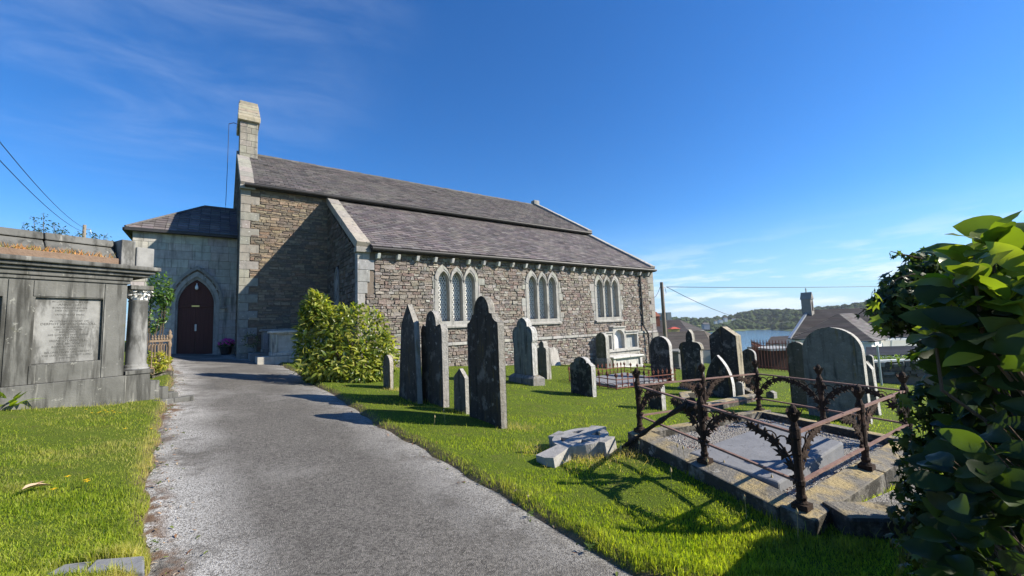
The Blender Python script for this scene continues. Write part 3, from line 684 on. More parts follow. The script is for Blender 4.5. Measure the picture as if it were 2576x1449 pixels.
# gutters, corbels, downpipe
def gutter(y, z, x0, x1):
    mb = MB(); mb.tube([(x0, y, z), (x1, y, z)], .07, 8); mb.box(x0, x1, y+.05, y+ev+.02, z-.09, z+.03); mb.build('gutter', 'black_iron', church, world=True)
gutter(YA-ev-.04, ZA-.13+.03, XA+.44, XE-.02); gutter(YN-ev-.04, ZN-.1+.06, XW+.1, XE-.05)
for k in range(-3, 19):
    x = 7.38+k*.791; mb = MB(); y0 = YA-.3
    mb.hexa([(x-.06, y0+.1, ZA-.45), (x+.06, y0+.1, ZA-.45), (x+.06, YA+.02, ZA-.45), (x-.06, YA+.02, ZA-.45), (x-.06, y0, ZA-.26), (x+.06, y0, ZA-.26), (x+.06, YA+.02, ZA-.26), (x-.06, YA+.02, ZA-.26)])
    mb.build('corbel', 'limestone', church, world=True, pc=jit((.6, .59, .57), .06), bevel=.01)
mb = MB(); xp = 20.95; mb.tube([(xp, YA-ev, ZA-.15), (xp, YA-.1, ZA-.5), (xp, YA-.1, 1.35), (xp+.12, YA-.2, 1.05), (xp+.3, YA-.2, .8), (xp+.3, YA-.2, -1.3)], .05, 8)
for z in (3.9, 2.5, 1.45): mb.box(xp-.08, xp+.08, YA-.17, YA-.02, z, z+.06)
mb.build('downpipe', 'black_iron', church, world=True, smooth=False)
# --- bellcote astride the west gable
bx0, bx1, by0, by1 = XW+.06, XW+.86, YR-1.0, YR+1.0
mb = MB()
for a in (by0, by1-.62): mb.box(bx0, bx1, a, a+.62, ZR-1.2, 13.3)
mb.box(bx0+.003, bx1-.003, by0+.62, by1-.62, ZR-1.2, ZR+.35); mb.box(bx0+.003, bx1-.003, by0+.62, by1-.62, 12.95, 13.3)
bc = mb.build('bellcote', 'mortar', church, world=True)
fB = lambda s, z, d: (s, by0+d, z); z = ZR-1.0; k = 0
while z < 13.28:
    h = min(random.uniform(.3, .42), 13.3-z); cut = bx0+(.5 if k % 2 else .3)
    for a, b in ((bx0-.02, cut), (cut, bx1+.02)):
        V, Fc = block(fB, a, b, z, z+h, -.03, .2); obj('ashlar_block', V, Fc, 'limestone', bc, world=True, pc=jit((.25, .235, .2)))
    V, Fc = block(lambda s, z_, d: (bx0+d, s, z_), by0-.01, by0+.6, z, z+h, -.03, .1); obj('ashlar_block', V, Fc, 'limestone', bc, world=True, pc=jit((.24, .23, .2)))
    z += h; k += 1
mb = MB(); mb.box(bx0-.1, bx1+.1, by0-.12, by1+.12, 13.3, 13.42); mb.build('cap_stone', 'limestone', bc, world=True, pc=(.36, .33, .26), bevel=.02)
nst = 5
for i in range(nst):                                   # stepped stone slopes of the cap
    for sg in (-1, 1):
        t0, t1 = i/nst, (i+1)/nst; y0, y1 = YR+sg*(1.14*(1-t0)+.0), YR+sg*1.14*(1-t1); z0, z1 = 13.42+1.3*t0, 13.42+1.3*t1; ya, yb = min(y0, y1), max(y0, y1)
        za, zb = (z0, z1) if sg < 0 else (z1, z0); th = .13; e_ = .012*i
        mb = MB(); mb.hexa([(bx0-.12+e_, ya-(.05 if sg < 0 else 0), za-.1), (bx1+.12-e_, ya-(.05 if sg < 0 else 0), za-.1), (bx1+.12-e_, yb+(.05 if sg > 0 else 0), zb-.1), (bx0-.12+e_, yb+(.05 if sg > 0 else 0), zb-.1)]+[(bx0-.12+e_, ya-(.05 if sg < 0 else 0), za+th), (bx1+.12-e_, ya-(.05 if sg < 0 else 0), za+th), (bx1+.12-e_, yb+(.05 if sg > 0 else 0), zb+th), (bx0-.12+e_, yb+(.05 if sg > 0 else 0), zb+th)])
        mb.build('cap_stone', 'limestone', bc, world=True, pc=jit((.29, .26, .195), .16), bevel=.015)
mb = MB(); mb.box(bx0-.04, bx1+.04, YR-.16, YR+.16, 14.62, 14.9); mb.build('cap_stone', 'limestone', bc, world=True, pc=(.27, .245, .19), bevel=.03)
# conductor rod standing off the bellcote
mb = MB(); mb.tube([(bx0-.02, 25.95, 13.05), (bx0-.3, 25.95, 13.12), (.32, 25.95, 13.0)], .018, 6); mb.tube([(.32, 25.95, 13.02), (.3, 25.95, 10.5), (.27, 25.95, 8.5)], .014, 6); mb.tube([(.268, 25.95, 8.5), (.262, 25.95, 6.6)], .006, 5)
mb.build('cable_bracket', 'cable', church, world=True)
# --- west porch
px0, px1 = -3.03, XW; pz0, pz1 = .3, 6.4; PYB = YP+5.2; dc, dw, dsp, dz0 = -.76, 1.32, 3.12, .8
mb = MB(); dop = lancet(dc, dw+.36, pz0-.3, dsp, 1.02, 8)
mb.poly([(px0, pz0-.4), (px1, pz0-.4), (px1, pz1), (px0, pz1)], [], lambda s, z, d: (s, YP+d, z), .3, PYB-YP)
mb.poly([(px0, pz0-.4), (px1-.002, pz0-.4), (px1-.002, pz1-.002), (px0, pz1-.002)], [[(p[0], max(p[1], pz0-.3)) for p in dop]], lambda s, z, d: (s, YP+d, z), 0, .298)
porch = mb.build('porch_wall', 'mortar', church, world=True)
fP = lambda s, z, d: (s, YP+d, z)
z = .35
while z < pz1-.05:
    h = min(random.uniform(.3, .4), pz1-z); bl = []
    if z < 4.6:
        zz = max(0, z-dsp); R = 1.02*(dw+.4); hw = (dw+.4)/2-(R-math.sqrt(max(0, R*R-zz*zz)))
        if hw > 0: bl = [(dc-hw, dc+hw)]
    for p, q in free(px0, px1, bl):
        x = p-random.uniform(0, .4)
        while x < q-.02:
            w = random.uniform(.45, .95); a, b = max(x, p), min(x+w, q)
            if q-b < .16: b = q; w = b-x
            if b-a > .03: BLOCKS.append((*block(fP, a, b, z, z+h, -.012-random.uniform(0, .006), .05, .008), jit((.4, .385, .345), .13), porch))
            x += w
    z += h
# doorway: splayed stone arch, hood mould, boarded doors
def ring(c, w0, w1, z0, sp, r, d0, d1, name, mat, par, colr):
    o, i_ = lancet(c, w1, z0, sp, r, 10), lancet(c, w0, z0, sp, r, 10)
    path_o, path_i = o[1:]+[o[0]], i_[1:]+[i_[0]]
    mb = MB(); n_ = len(path_o)
    V = [fP(*p, d0) for p in path_o]+[fP(*p, d0) for p in path_i]+[fP(*p, d1) for p in path_o]+[fP(*p, d1) for p in path_i]
    Fc = []
    for k in range(n_-1): Fc += [(k, k+1, n_+k+1, n_+k), (2*n_+k, 2*n_+k+1, k+1, k), (n_+k, n_+k+1, 3*n_+k+1, 3*n_+k), (3*n_+k, 3*n_+k+1, 2*n_+k+1, 2*n_+k)]
    Fc += [(0, n_, 3*n_, 2*n_), (n_-1, 2*n_-1, 4*n_-1, 3*n_-1)]
    mb.add(V, Fc); return mb.build(name, mat, par, world=True, pc=colr)
ds = ring(dc, dw+.16, dw+.42, .5, dsp, 1.02, -.03, .1, 'door_surround', 'limestone', church, (.33, .325, .3))
ring(dc, dw, dw+.2, .5, dsp, 1.02, .06, .28, 'inner_arch', 'limestone', ds, (.3, .295, .275))
o_ = lancet(dc, dw+.72, dsp-.05, dsp, 1.0, 10)
ring(dc, dw+.54, dw+.74, dsp-.08, dsp, 1.0, -.11, .02, 'hood_mould', 'limestone', ds, (.24, .235, .22))
for sg in (-1, 1):
    mb = MB(); mb.box(dc+sg*(dw/2+.36)-.14, dc+sg*(dw/2+.36)+.14, YP-.12, YP+.02, dsp-.2, dsp-.085); mb.build('label_stop', 'limestone', ds, world=True, pc=(.22, .215, .2), bevel=.01)
mb = MB(); L = lancet(dc, dw+.02, dsp+.06, dsp+.06, 1.0, 10); mb.poly([p for p in lancet(dc, dw+.02, dsp-.0, dsp, 1.02, 10)], [], fP, .2, .26)
door = mb.build('door', 'door_wood', church, world=True)
mb = MB(); mb.box(dc-dw/2, dc+dw/2, YP+.16, YP+.27, dsp-.11, dsp-.005); mb.build('transom', 'door_wood', door, world=True, bevel=.01)
for sg in (-1, 1):
    x0, x1 = (dc-dw/2+.01, dc-.004) if sg < 0 else (dc+.004, dc+dw/2-.01)
    mb = MB(); mb.box(x0, x1, YP+.21, YP+.27, dz0, dsp-.112); lf_ = mb.build('door_leaf', 'door_wood', door, world=True)
    for i in range(4):
        a = x0+(x1-x0)*i/4+.006; b = x0+(x1-x0)*(i+1)/4-.006; mb = MB(); mb.box(a, b, YP+.2, YP+.215, dz0+.03, dsp-.14); mb.build('plank', 'door_wood', lf_, world=True, bevel=.004)
for i in range(9):
    a = dc-dw/2+dw*i/9+.004; b = a+dw/9-.008; hw = abs((a+b)/2-dc); R = 1.02*dw; top = dsp+math.sqrt(max(.01, R*R-(R-dw/2+max(hw, abs(a-dc), abs(b-dc)))**2))-.03
    if top > dsp+.06: mb = MB(); mb.box(a, b, YP+.185, YP+.21, dsp+.005, top); mb.build('plank', 'door_wood', door, world=True, bevel=.004)
mb = MB(); mb.box(dc-.035, dc+.035, YP+.17, YP+.2, 1.92, 2.22); mb.tube([(dc, YP+.15, 1.98), (dc, YP+.12, 2.0), (dc, YP+.12, 2.16), (dc, YP+.15, 2.18)], .012, 6); mb.build('handle', 'steel', door, world=True)
mb = MB(); mb.box(dc-.17, dc+.12, YP+.14, YP+.162, dsp-.09, dsp-.03); mb.build('name_plate', 'brass', door, world=True)
mb = MB(); mb.tube([(dc, YP+.18, 4.08), (dc, YP+.05, 4.1), (dc, YP+.02, 4.03)], .018, 6); mb.lathe([(.02, .2), (.055, .14), (.07, .06), (.06, .0), (.02, -.03)], 10, (dc, YP+.02, 3.84)); mb.build('door_lamp', 'white_paint', ds, world=True, smooth=True)
mb = MB(); mb.box(dc-.95, dc+.95, YP-.25, YP+.3, .5, .835); mb.build('doorstep', 'limestone', church, world=True, pc=(.3, .3, .28), bevel=.015)
# hipped porch roof
oy = .2; ex0 = px0-.22; ez = 6.43; rz = 8.4; ry = YP+2.6; rx = -.64
fPr, LPr = plane_fn(YP-oy, ez, ry, rz+.0)
mb = MB(); A_, B_, C_, D_ = (ex0, YP-oy, ez), (XW, YP-oy, ez), (XW, ry, rz), (rx, ry, rz); E_, G_ = (ex0, PYB+oy, ez), (XW, PYB+oy, ez)
mb.add([A_, B_, C_, D_, E_, G_]+[(p[0], p[1], p[2]-.12) for p in (A_, B_, E_, G_)], [(0, 1, 2, 3), (0, 3, 4), (3, 2, 5, 4), (6, 7, 1, 0), (8, 6, 0, 4), (6, 8, 9, 7), (8, 4, 5, 9)])
rp = mb.build('porch_roof', 'roof_deck', church, world=True)
slates(fPr, ex0, XW, LPr, rp, span=lambda t: (ex0+(rx-ex0)*t/LPr, XW))
hipd = np.array([ry-YP+oy, 0])
def fPw(x, t, h):                                      # west hip slope, x runs along Y
    q = t/LPw; X = ex0+(rx-ex0)*q-h*.55; Z = ez+(rz-ez)*q+h*.8; return (X, x, Z)
LPw = math.hypot(rx-ex0, rz-ez)
slates(fPw, YP-oy, PYB+oy, LPw, rp, span=lambda t: (YP-oy+(ry-YP+oy)*t/LPw, PYB+oy-(PYB+oy-ry)*t/LPw))
mb = MB(); mb.bar((ex0-.01, YP-oy-.03, ez-.06), (XW, YP-oy-.03, ez-.06), .12, .13); mb.bar((ex0-.03, YP-oy, ez-.06), (ex0-.03, PYB+oy, ez-.06), .12, .13); mb.build('gutter', 'black_iron', church, world=True)
mb = MB(); mb.tube([(ex0, YP-oy, ez+.03), (rx, ry, rz+.03)], .06, 6); mb.tube([(rx, ry, rz+.03), (XW, ry, rz+.03)], .07, 6); mb.build('hip_tile', 'slate', rp, world=True, pc=(.1, .095, .095))
emit(STONES, 'wall_stone', 'rubble', 300, 'wall_stone_field')
emit(SLATES, 'slate', 'slate', 300, 'slate_field')
emit(BLOCKS, 'ashlar_block', 'ashlar', 300, 'ashlar_field')

# ================================================================== graves
FOOT = []                                              # footprints the grass keeps clear of
def turf(x, y): return float(zg(x, y))+LAWN_UP
def vsolve(x, y, v):                                   # height at which a point over (x,y) shows at picture row v
    lo, hi = -3., 8.
    for _ in range(50):
        m = .5*(lo+hi)
        if proj(np.array([x, y, m]))[1] > v: lo = m
        else: hi = m
    return .5*(lo+hi)
def shp(kind, W, H):
    h = W/2; z0 = -.3
    def arc(cx, cz, r, a0, a1, n=10, ry=None): return [(cx+r*math.cos(rad(a0+(a1-a0)*i/n)), cz+(ry or r)*math.sin(rad(a0+(a1-a0)*i/n))) for i in range(n+1)]
    if kind == 'round': return [(-h, z0), (h, z0)]+arc(0, H-h*.95, h, 0, 180, 16, h*.95)
    if kind == 'segment': return [(-h, z0), (h, z0), (h, H*.8)]+arc(0, H-h*.5, h*.98, 8, 172, 12, h*.5)+[(-h, H*.8)]
    if kind == 'point': return [(-h, z0), (h, z0), (h*.93, H*.8), (0, H), (-h*.93, H*.8)]
    if kind == 'taper': return [(-h, z0), (h, z0), (h*.66, H*.795), (0, H), (-h*.66, H*.795)]
    if kind == 'gable': return [(-h*1.04, z0), (h*1.04, z0), (h, H*.86), (h*.04, H), (-h*.04, H), (-h, H*.86)]
    if kind == 'shoulder':
        r = h*.5; zs = H-r*1.15; return [(-h, z0), (h, z0), (h, H*.765)]+[(h*.98, H*.785), (h*.82, H*.8), (h*.7, H*.825), (h*.66, H*.855), (r+.01, H*.86)]+arc(0, zs, r, 0, 180, 12, r*1.15)+[(-r-.01, H*.86), (-h*.66, H*.855), (-h*.7, H*.825), (-h*.82, H*.8), (-h*.98, H*.785), (-h, H*.765)]
    if kind == 'roundshoulder':
        r = h*.5; zs = H-r*1.15; return [(-h, z0), (h, z0), (h, H*.76)]+arc(h*.78, H*.77, h*.22, 0, 100, 5, h*.3)+[(r+.02, H*.835), (r, min(H*.87, zs-.02))]+arc(0, zs, r, 0, 180, 12, r*1.15)+[(-r, min(H*.87, zs-.02)), (-r-.02, H*.835)]+arc(-h*.78, H*.77, h*.22, 80, 180, 5, h*.3)+[(-h, H*.76)]
    if kind == 'trefoil':
        r = h*.52; zs = H-r; return [(-h*.92, z0), (h*.92, z0), (h*.92, H*.62), (h, H*.66)]+arc(h*.6, H*.74, h*.4, -10, 110, 6, h*.5)+arc(0, zs, r, 0, 180, 10)+arc(-h*.6, H*.74, h*.4, 70, 190, 6, h*.5)+[(-h, H*.66), (-h*.92, H*.62)]
    if kind == 'step': return [(-h, z0), (h, z0), (h, H*.78), (h*.72, H*.86)]+arc(0, H*.84, h*.62, 5, 175, 10, H*.16)+[(-h*.72, H*.86), (-h, H*.78)]
    if kind == 'lancet': return lancet(0, W, z0, H-W*1.15, 1.55, 9)
    if kind == 'ogee':
        r = h*.3; return [(-h*.93, z0), (h*.93, z0), (h*.93, H*.66), (h*1.03, H*.68), (h*1.03, H*.71)]+arc(h*.5, H*.71, h*.5, 0, 75, 6, h*.45)+[(r, H*.8), (r*1.05, H*.85), (r*.85, H*.93), (0, H), (-r*.85, H*.93), (-r*1.05, H*.85), (-r, H*.8)]+arc(-h*.5, H*.71, h*.5, 105, 180, 6, h*.45)+[(-h*1.03, H*.71), (-h*1.03, H*.68), (-h*.93, H*.66)]
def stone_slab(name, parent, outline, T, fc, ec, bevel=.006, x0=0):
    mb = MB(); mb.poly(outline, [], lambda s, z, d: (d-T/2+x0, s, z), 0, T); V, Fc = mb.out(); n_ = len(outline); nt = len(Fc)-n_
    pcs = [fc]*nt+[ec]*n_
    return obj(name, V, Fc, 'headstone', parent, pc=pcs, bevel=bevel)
def headstone(label, uL, uC, uR, vB, vT, kind, fc=(.075, .072, .066), ec=(.3, .285, .255), base=None, yaw=0., lean=(0, 0), tmin=.08, tmax=.3, wmax=1.3, inset=False):
    G = gp(uC, vB); dL, dR = ray(uL, vB), ray(uR, vB)
    W = G[0]*dL[1]/dL[0]-G[1]; T = G[1]*dR[0]/dR[1]-G[0]; W = float(np.clip(W, .2, wmax)); T = float(np.clip(T, tmin, tmax))
    cx, cy = G[0]+T/2, G[1]+W/2; z0 = turf(cx, cy)-.03; H = vsolve(G[0], cy, vT)-z0
    t = thing('headstone', label, 'headstone', (cx, cy, z0), yaw, tilt=lean)
    hb = 0
    if base:
        bw, bt, bh = base; hb = bh
        mb = MB(); mb.hexa([(-T/2-bt, -W/2-bw, -.2), (T/2+bt, -W/2-bw, -.2), (T/2+bt, W/2+bw, -.2), (-T/2-bt, W/2+bw, -.2), (-T/2-bt, -W/2-bw, bh*.7), (T/2+bt, -W/2-bw, bh*.7), (T/2+bt, W/2+bw, bh*.7), (-T/2-bt, W/2+bw, bh*.7)])
        mb.hexa([(-T/2-bt, -W/2-bw, bh*.7+.002), (T/2+bt, -W/2-bw, bh*.7+.002), (T/2+bt, W/2+bw, bh*.7+.002), (-T/2-bt, W/2+bw, bh*.7+.002), (-T/2-.01, -W/2-.02, bh), (T/2+.01, -W/2-.02, bh), (T/2+.01, W/2+.02, bh), (-T/2-.01, W/2+.02, bh)])
        mb.build('plinth', 'headstone', t, pc=(.24, .23, .21), bevel=.01)
    o = shp(kind, W, H)
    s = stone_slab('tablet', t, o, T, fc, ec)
    if inset:
        k = .84; q = [(y*k, (z if z < 0 else z*k+H*.1)) for y, z in o]; q = [(y, max(z, H*.16)) for y, z in q]
        stone_slab('inscription_face', t, q, .02, tuple(x*1.25 for x in fc), tuple(x*1.5 for x in fc), .004, -T/2-.006)
    FOOT.append([(cx-T/2-.02, cy-W/2-.02), (cx+T/2+.02, cy-W/2-.02), (cx+T/2+.02, cy+W/2+.02), (cx-T/2-.02, cy+W/2+.02)])
    return t
DK = (.08, .072, .062); MD = (.13, .12, .1); GR = (.16, .165, .16)
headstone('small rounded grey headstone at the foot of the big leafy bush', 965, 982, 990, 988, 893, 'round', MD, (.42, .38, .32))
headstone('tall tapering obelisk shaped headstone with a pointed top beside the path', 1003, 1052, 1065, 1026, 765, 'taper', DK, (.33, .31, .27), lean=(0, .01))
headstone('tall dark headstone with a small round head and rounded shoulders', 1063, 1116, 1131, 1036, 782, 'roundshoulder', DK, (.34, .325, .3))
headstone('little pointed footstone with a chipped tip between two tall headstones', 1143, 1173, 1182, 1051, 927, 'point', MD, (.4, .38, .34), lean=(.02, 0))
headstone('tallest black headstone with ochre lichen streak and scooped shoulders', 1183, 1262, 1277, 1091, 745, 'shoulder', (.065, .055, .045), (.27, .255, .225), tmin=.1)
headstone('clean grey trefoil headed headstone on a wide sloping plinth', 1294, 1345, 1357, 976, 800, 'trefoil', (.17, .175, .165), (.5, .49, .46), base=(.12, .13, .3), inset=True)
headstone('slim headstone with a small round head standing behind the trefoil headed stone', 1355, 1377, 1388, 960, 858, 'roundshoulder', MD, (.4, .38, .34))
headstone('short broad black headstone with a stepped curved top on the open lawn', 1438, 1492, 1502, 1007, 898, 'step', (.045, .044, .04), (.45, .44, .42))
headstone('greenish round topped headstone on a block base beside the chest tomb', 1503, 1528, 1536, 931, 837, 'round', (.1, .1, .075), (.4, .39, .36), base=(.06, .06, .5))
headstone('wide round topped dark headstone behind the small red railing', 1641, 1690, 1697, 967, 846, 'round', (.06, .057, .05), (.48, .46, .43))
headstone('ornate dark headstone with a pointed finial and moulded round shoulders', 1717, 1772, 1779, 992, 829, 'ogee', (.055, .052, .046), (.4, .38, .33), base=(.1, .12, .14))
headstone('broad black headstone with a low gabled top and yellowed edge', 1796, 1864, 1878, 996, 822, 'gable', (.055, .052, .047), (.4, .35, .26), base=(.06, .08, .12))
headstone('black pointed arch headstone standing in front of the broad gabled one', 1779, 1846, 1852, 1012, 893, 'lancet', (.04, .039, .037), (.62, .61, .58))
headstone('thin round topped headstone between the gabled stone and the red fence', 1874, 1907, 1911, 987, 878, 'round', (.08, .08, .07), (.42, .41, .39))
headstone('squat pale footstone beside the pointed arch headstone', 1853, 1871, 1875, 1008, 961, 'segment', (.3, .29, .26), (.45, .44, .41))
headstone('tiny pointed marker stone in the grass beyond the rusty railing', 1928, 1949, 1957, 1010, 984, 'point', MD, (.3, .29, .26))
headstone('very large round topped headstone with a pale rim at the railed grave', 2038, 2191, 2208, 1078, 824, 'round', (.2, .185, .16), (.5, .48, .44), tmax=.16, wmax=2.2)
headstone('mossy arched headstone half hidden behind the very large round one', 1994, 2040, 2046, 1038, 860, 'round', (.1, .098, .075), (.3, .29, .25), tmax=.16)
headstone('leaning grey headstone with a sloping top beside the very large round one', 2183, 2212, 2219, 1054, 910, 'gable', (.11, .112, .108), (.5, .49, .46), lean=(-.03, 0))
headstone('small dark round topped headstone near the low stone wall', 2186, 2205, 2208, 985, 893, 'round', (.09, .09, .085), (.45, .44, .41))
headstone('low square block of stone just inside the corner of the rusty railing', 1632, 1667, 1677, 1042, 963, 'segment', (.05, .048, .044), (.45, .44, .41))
# flat slab leaning on the church plinth
P = on(1398, 918, 1, YA-.35); z0 = turf(P[0], P[1])
t = thing('leaning_slab', 'pale broken slab leaning against the church wall behind the headstones', 'slab', (P[0], P[1], z0-.03), 0.0, tilt=(rad(-17), rad(6)))
mb = MB(); mb.poly([(-.28, -.1), (.3, -.1), (.27, .78), (.05, .95), (-.3, .86)], [], lambda s, z, d: (s, d, z), -.05, .04); mb.build('slab_stone', 'limestone', t, pc=(.36, .34, .31), bevel=.012)
# ------------------------------------------------------------------ mausoleum on the left
TZ = .45; TR = math.atan2(.47, .883); tomb = thing('mausoleum', 'dark stained stone mausoleum with inscribed side panel, cornice and corner column', 'mausoleum', (-1.14, 10.1, TZ), TR)
def tb(x0, x1, y0, y1, z0, z1, name, mat='tomb_stone', par=None, bevel=.012):
    mb = MB(); mb.box(x0, x1, y0, y1, z0-TZ, z1-TZ); return mb.build(name, mat, par or tomb, bevel=bevel)
TD = 2.6
tb(-3.6, -.16, -.045, TD, .1, .985, 'plinth')
mb = MB(); fT = lambda s, z, d: (s, d, z-TZ)
pan = [(-1.3, -.505, 1.285, 2.325), (-2.75, -1.63, 1.285, 2.325)]
mb.poly([(-3.55, .987), (-.2, .987), (-.2, 2.6), (-3.55, 2.6)], [[(a, z0), (b, z0), (b, z1), (a, z1)] for a, b, z0, z1 in pan], fT, 0, .07)
mb.box(-3.55, -.2, .0715, TD-.1, .987-TZ, 2.6-TZ); wl_ = mb.build('side_wall', 'tomb_stone', tomb)
for x0, x1 in ((-.494, -.197), (-1.585, -1.335)):
    tb(x0, x1, -.016, .02, .99, 2.585, 'pilaster', par=wl_, bevel=.004)
tb(-1.325, -.502, -.012, .02, .99, 1.27, 'apron', par=wl_, bevel=.004); tb(-1.325, -.502, -.012, .02, 2.34, 2.585, 'lintel', par=wl_, bevel=.004)
for i, (a, b, z0, z1) in enumerate(pan):
    ip = tb(a+.006, b-.006, .052, .0705, z0+.006, z1-.006, 'inscription_panel', 'tomb_panel', bevel=0)
    if i == 0:
        rows = [(.055, 'IN LOVING MEMORY OF', .034), (.105, 'ANNIE DAY', .046), (.155, 'BORN MARCH 21ST 1808', .032), (.2, 'DIED OCT 17TH 1877', .032), (.265, 'UNTIL THE DAY BREAK', .028),
                (.375, 'IN LOVING MEMORY OF', .036), (.425, "DERMOT JAMES O'DRISCOLL", .044), (.472, 'BORN 15 AUGUST 1912', .03), (.512, 'DIED 21 MARCH 1986', .03), (.552, 'BADDI HELLIN', .03),
                (.602, 'HIS LOVING WIFE IRENE', .038), (.65, 'NEE BROWN', .038), (.7, "IRENE O'DRISCOLL", .044), (.748, 'NEE BROWN', .04), (.795, 'BORN 26 APRIL 1912', .036), (.84, 'DIED 7 JUNE', .032),
                (.885, 'BELOVED WIFE OF DERMOT', .036), (.935, 'THE DAY THOU GAVEST LORD', .036), (.975, 'HAS ENDED', .03)]
        LV, LF, n_ = [], [], 0
        for k, (fr, txt, sz) in enumerate(rows):
            cu = bpy.data.curves.new('lettering', 'FONT'); cu.body = txt; cu.size = sz*1.15; cu.align_x = 'CENTER'; cu.resolution_u = 2; cu.extrude = 0
            to = bpy.data.objects.new('lettering', cu); COL.objects.link(to); bpy.context.view_layer.update()
            me = bpy.data.meshes.new_from_object(to); V = np.array([v.co[:] for v in me.vertices]); Fc = [tuple(p.vertices) for p in me.polygons]
            bpy.data.objects.remove(to); bpy.data.curves.remove(cu); bpy.data.meshes.remove(me)
            if not len(V): continue
            zz = z1-.02-(z1-z0-.06)*fr
            LV += [((a+b)/2+.01+x, .0495, zz+y-TZ) for x, y, _ in V]; LF += [tuple(i+n_ for i in f_) for f_ in Fc]; n_ += len(V)
        obj('lettering', LV, LF, 'lettering', ip, kind='stuff')
tb(-3.6, -.16, -.03, TD, 2.602, 2.66, 'frieze'); tb(-3.6, -.14, -.06, TD, 2.662, 2.735, 'frieze')
for i, (z0, z1, pr) in enumerate(((2.737, 2.79, .11), (2.792, 2.85, .17), (2.852, 2.925, .23))): tb(-3.7, -.02+pr, -pr, TD+.1, z0, z1, 'cornice', bevel=.02)
tb(-3.6, -.32, .02, TD-.1, 2.927, 3.06, 'parapet_band', 'brown_stone'); 
for a, b in ((-3.6, -2.45), (-2.44, -1.2), (-1.19, -.335)):
    mb = MB(); y0_, y1_ = .05+random.uniform(0, .02), TD-.15; zt3 = 3.4+random.uniform(-.012, .012)
    mb.hexa([(a, y0_, 3.062-TZ), (b, y0_, 3.062-TZ), (b, y1_, 3.062-TZ), (a, y1_, 3.062-TZ), (a, y0_+.16, 3.27-TZ), (b, y0_+.16, 3.27-TZ), (b, y1_-.1, 3.27-TZ), (a, y1_-.1, 3.27-TZ)]); mb.build('parapet_stone', 'tomb_stone', tomb, bevel=.02)
    mb = MB(); mb.hexa([(a, y0_+.13, 3.278-TZ), (b, y0_+.13, 3.278-TZ), (b, y1_, 3.278-TZ), (a, y1_, 3.278-TZ), (a, y0_+.17, zt3-TZ), (b, y0_+.17, zt3-TZ), (b, y1_, zt3-TZ), (a, y1_, zt3-TZ)]); mb.build('parapet_stone', 'tomb_stone', tomb, bevel=.02)
tb(-.3, -.1, .0, TD-.1, 2.928, 3.41, 'end_block', 'limestone').data.materials[0] = MT['tomb_panel']; tb(-.096, .17, -.03, TD-.1, 2.93, 3.3, 'end_block', 'tomb_panel')
tb(-.155, .2, .0, .5, .2, .985, 'pedestal'); tb(-.17, .24, -.02, .52, .987, 1.06, 'pedestal_cap'); tb(-.14, .2, .0, .5, 2.52, 2.6, 'abacus', 'limestone').data.materials[0] = MT['tomb_stone']
mb = MB(); mb.lathe([(.2, 1.062), (.2, 1.09), (.17, 1.105), (.185, 1.13), (.16, 1.15), (.15, 1.17), (.148, 1.6), (.138, 2.3), (.15, 2.32), (.14, 2.34)], 20, (.07, .24, -TZ)); mb.build('column', 'tomb_panel', tomb, smooth=True)
mb = MB(); cxx, cyy = .07, .24
mb.lathe([(.135, 2.341), (.14, 2.4), (.16, 2.47), (.2, 2.518)], 16, (cxx, cyy, -TZ))
for lv, (z0, r0, nn) in enumerate(((2.36, .15, 10), (2.42, .165, 10))):
    for k in range(nn):
        t_ = 2*math.pi*(k+.5*lv)/nn; c_, s_ = math.cos(t_), math.sin(t_); z_ = z0-TZ
        prof_ = [(r0, 0), (r0+.015, .05), (r0+.05, .085), (r0+.07, .06)]
        V = [(cxx+c_*r-s_*w, cyy+s_*r+c_*w, z_+h) for r, h in prof_ for w in (-.028, .028)]
        mb.add(V, [(2*i, 2*i+1, 2*i+3, 2*i+2) for i in range(3)])
mb.build('capital', 'white_stone', tomb)
for i, (x0, x1, z1) in enumerate(((.2, .36, .84), (.36, .52, .7), (.52, .7, .57))): tb(x0, x1, .02+.03*i, 1.5, .15, z1, 'step', 'tomb_stone', bevel=.02)
for i, (x0, x1, z1) in enumerate(((-.1, .5, .49), (.52, .86, .48))): tb(x0, x1, -.2+.05*i, -.06+.05*i, .2, z1, 'step', 'tomb_stone', bevel=.02)
def tw(x, y): c_, s_ = math.cos(TR), math.sin(TR); return (-1.14+c_*x-s_*y, 10.1+s_*x+c_*y)
FOOT.append([tw(-3.7, -.06), tw(.75, -.06), tw(.75, 2.6), tw(-3.7, 2.6)])
# dry weeds growing on the parapet
mb = MB()
for i in range(420):
    x = random.choice((random.gauss(-1.35, .2), random.gauss(-.75, .22), random.gauss(-2.2, .4))); x = min(max(x, -3.3), -.4); a = random.uniform(0, 6.28); h = random.uniform(.03, .11)
    p = np.array([x, .05+random.uniform(-.02, .07), 3.06-TZ]); q = p+np.array([.05*math.cos(a), .05*math.sin(a), h]); w = np.array([.007, 0, 0]); mb.add([p-w, p+w, q], [(0, 1, 2)], jit(random.choice(((.3, .13, .04), (.38, .2, .07), (.16, .14, .04))), .3))
wd = mb.build('dry_weeds', 'dead_leaf', tomb, kind='stuff')
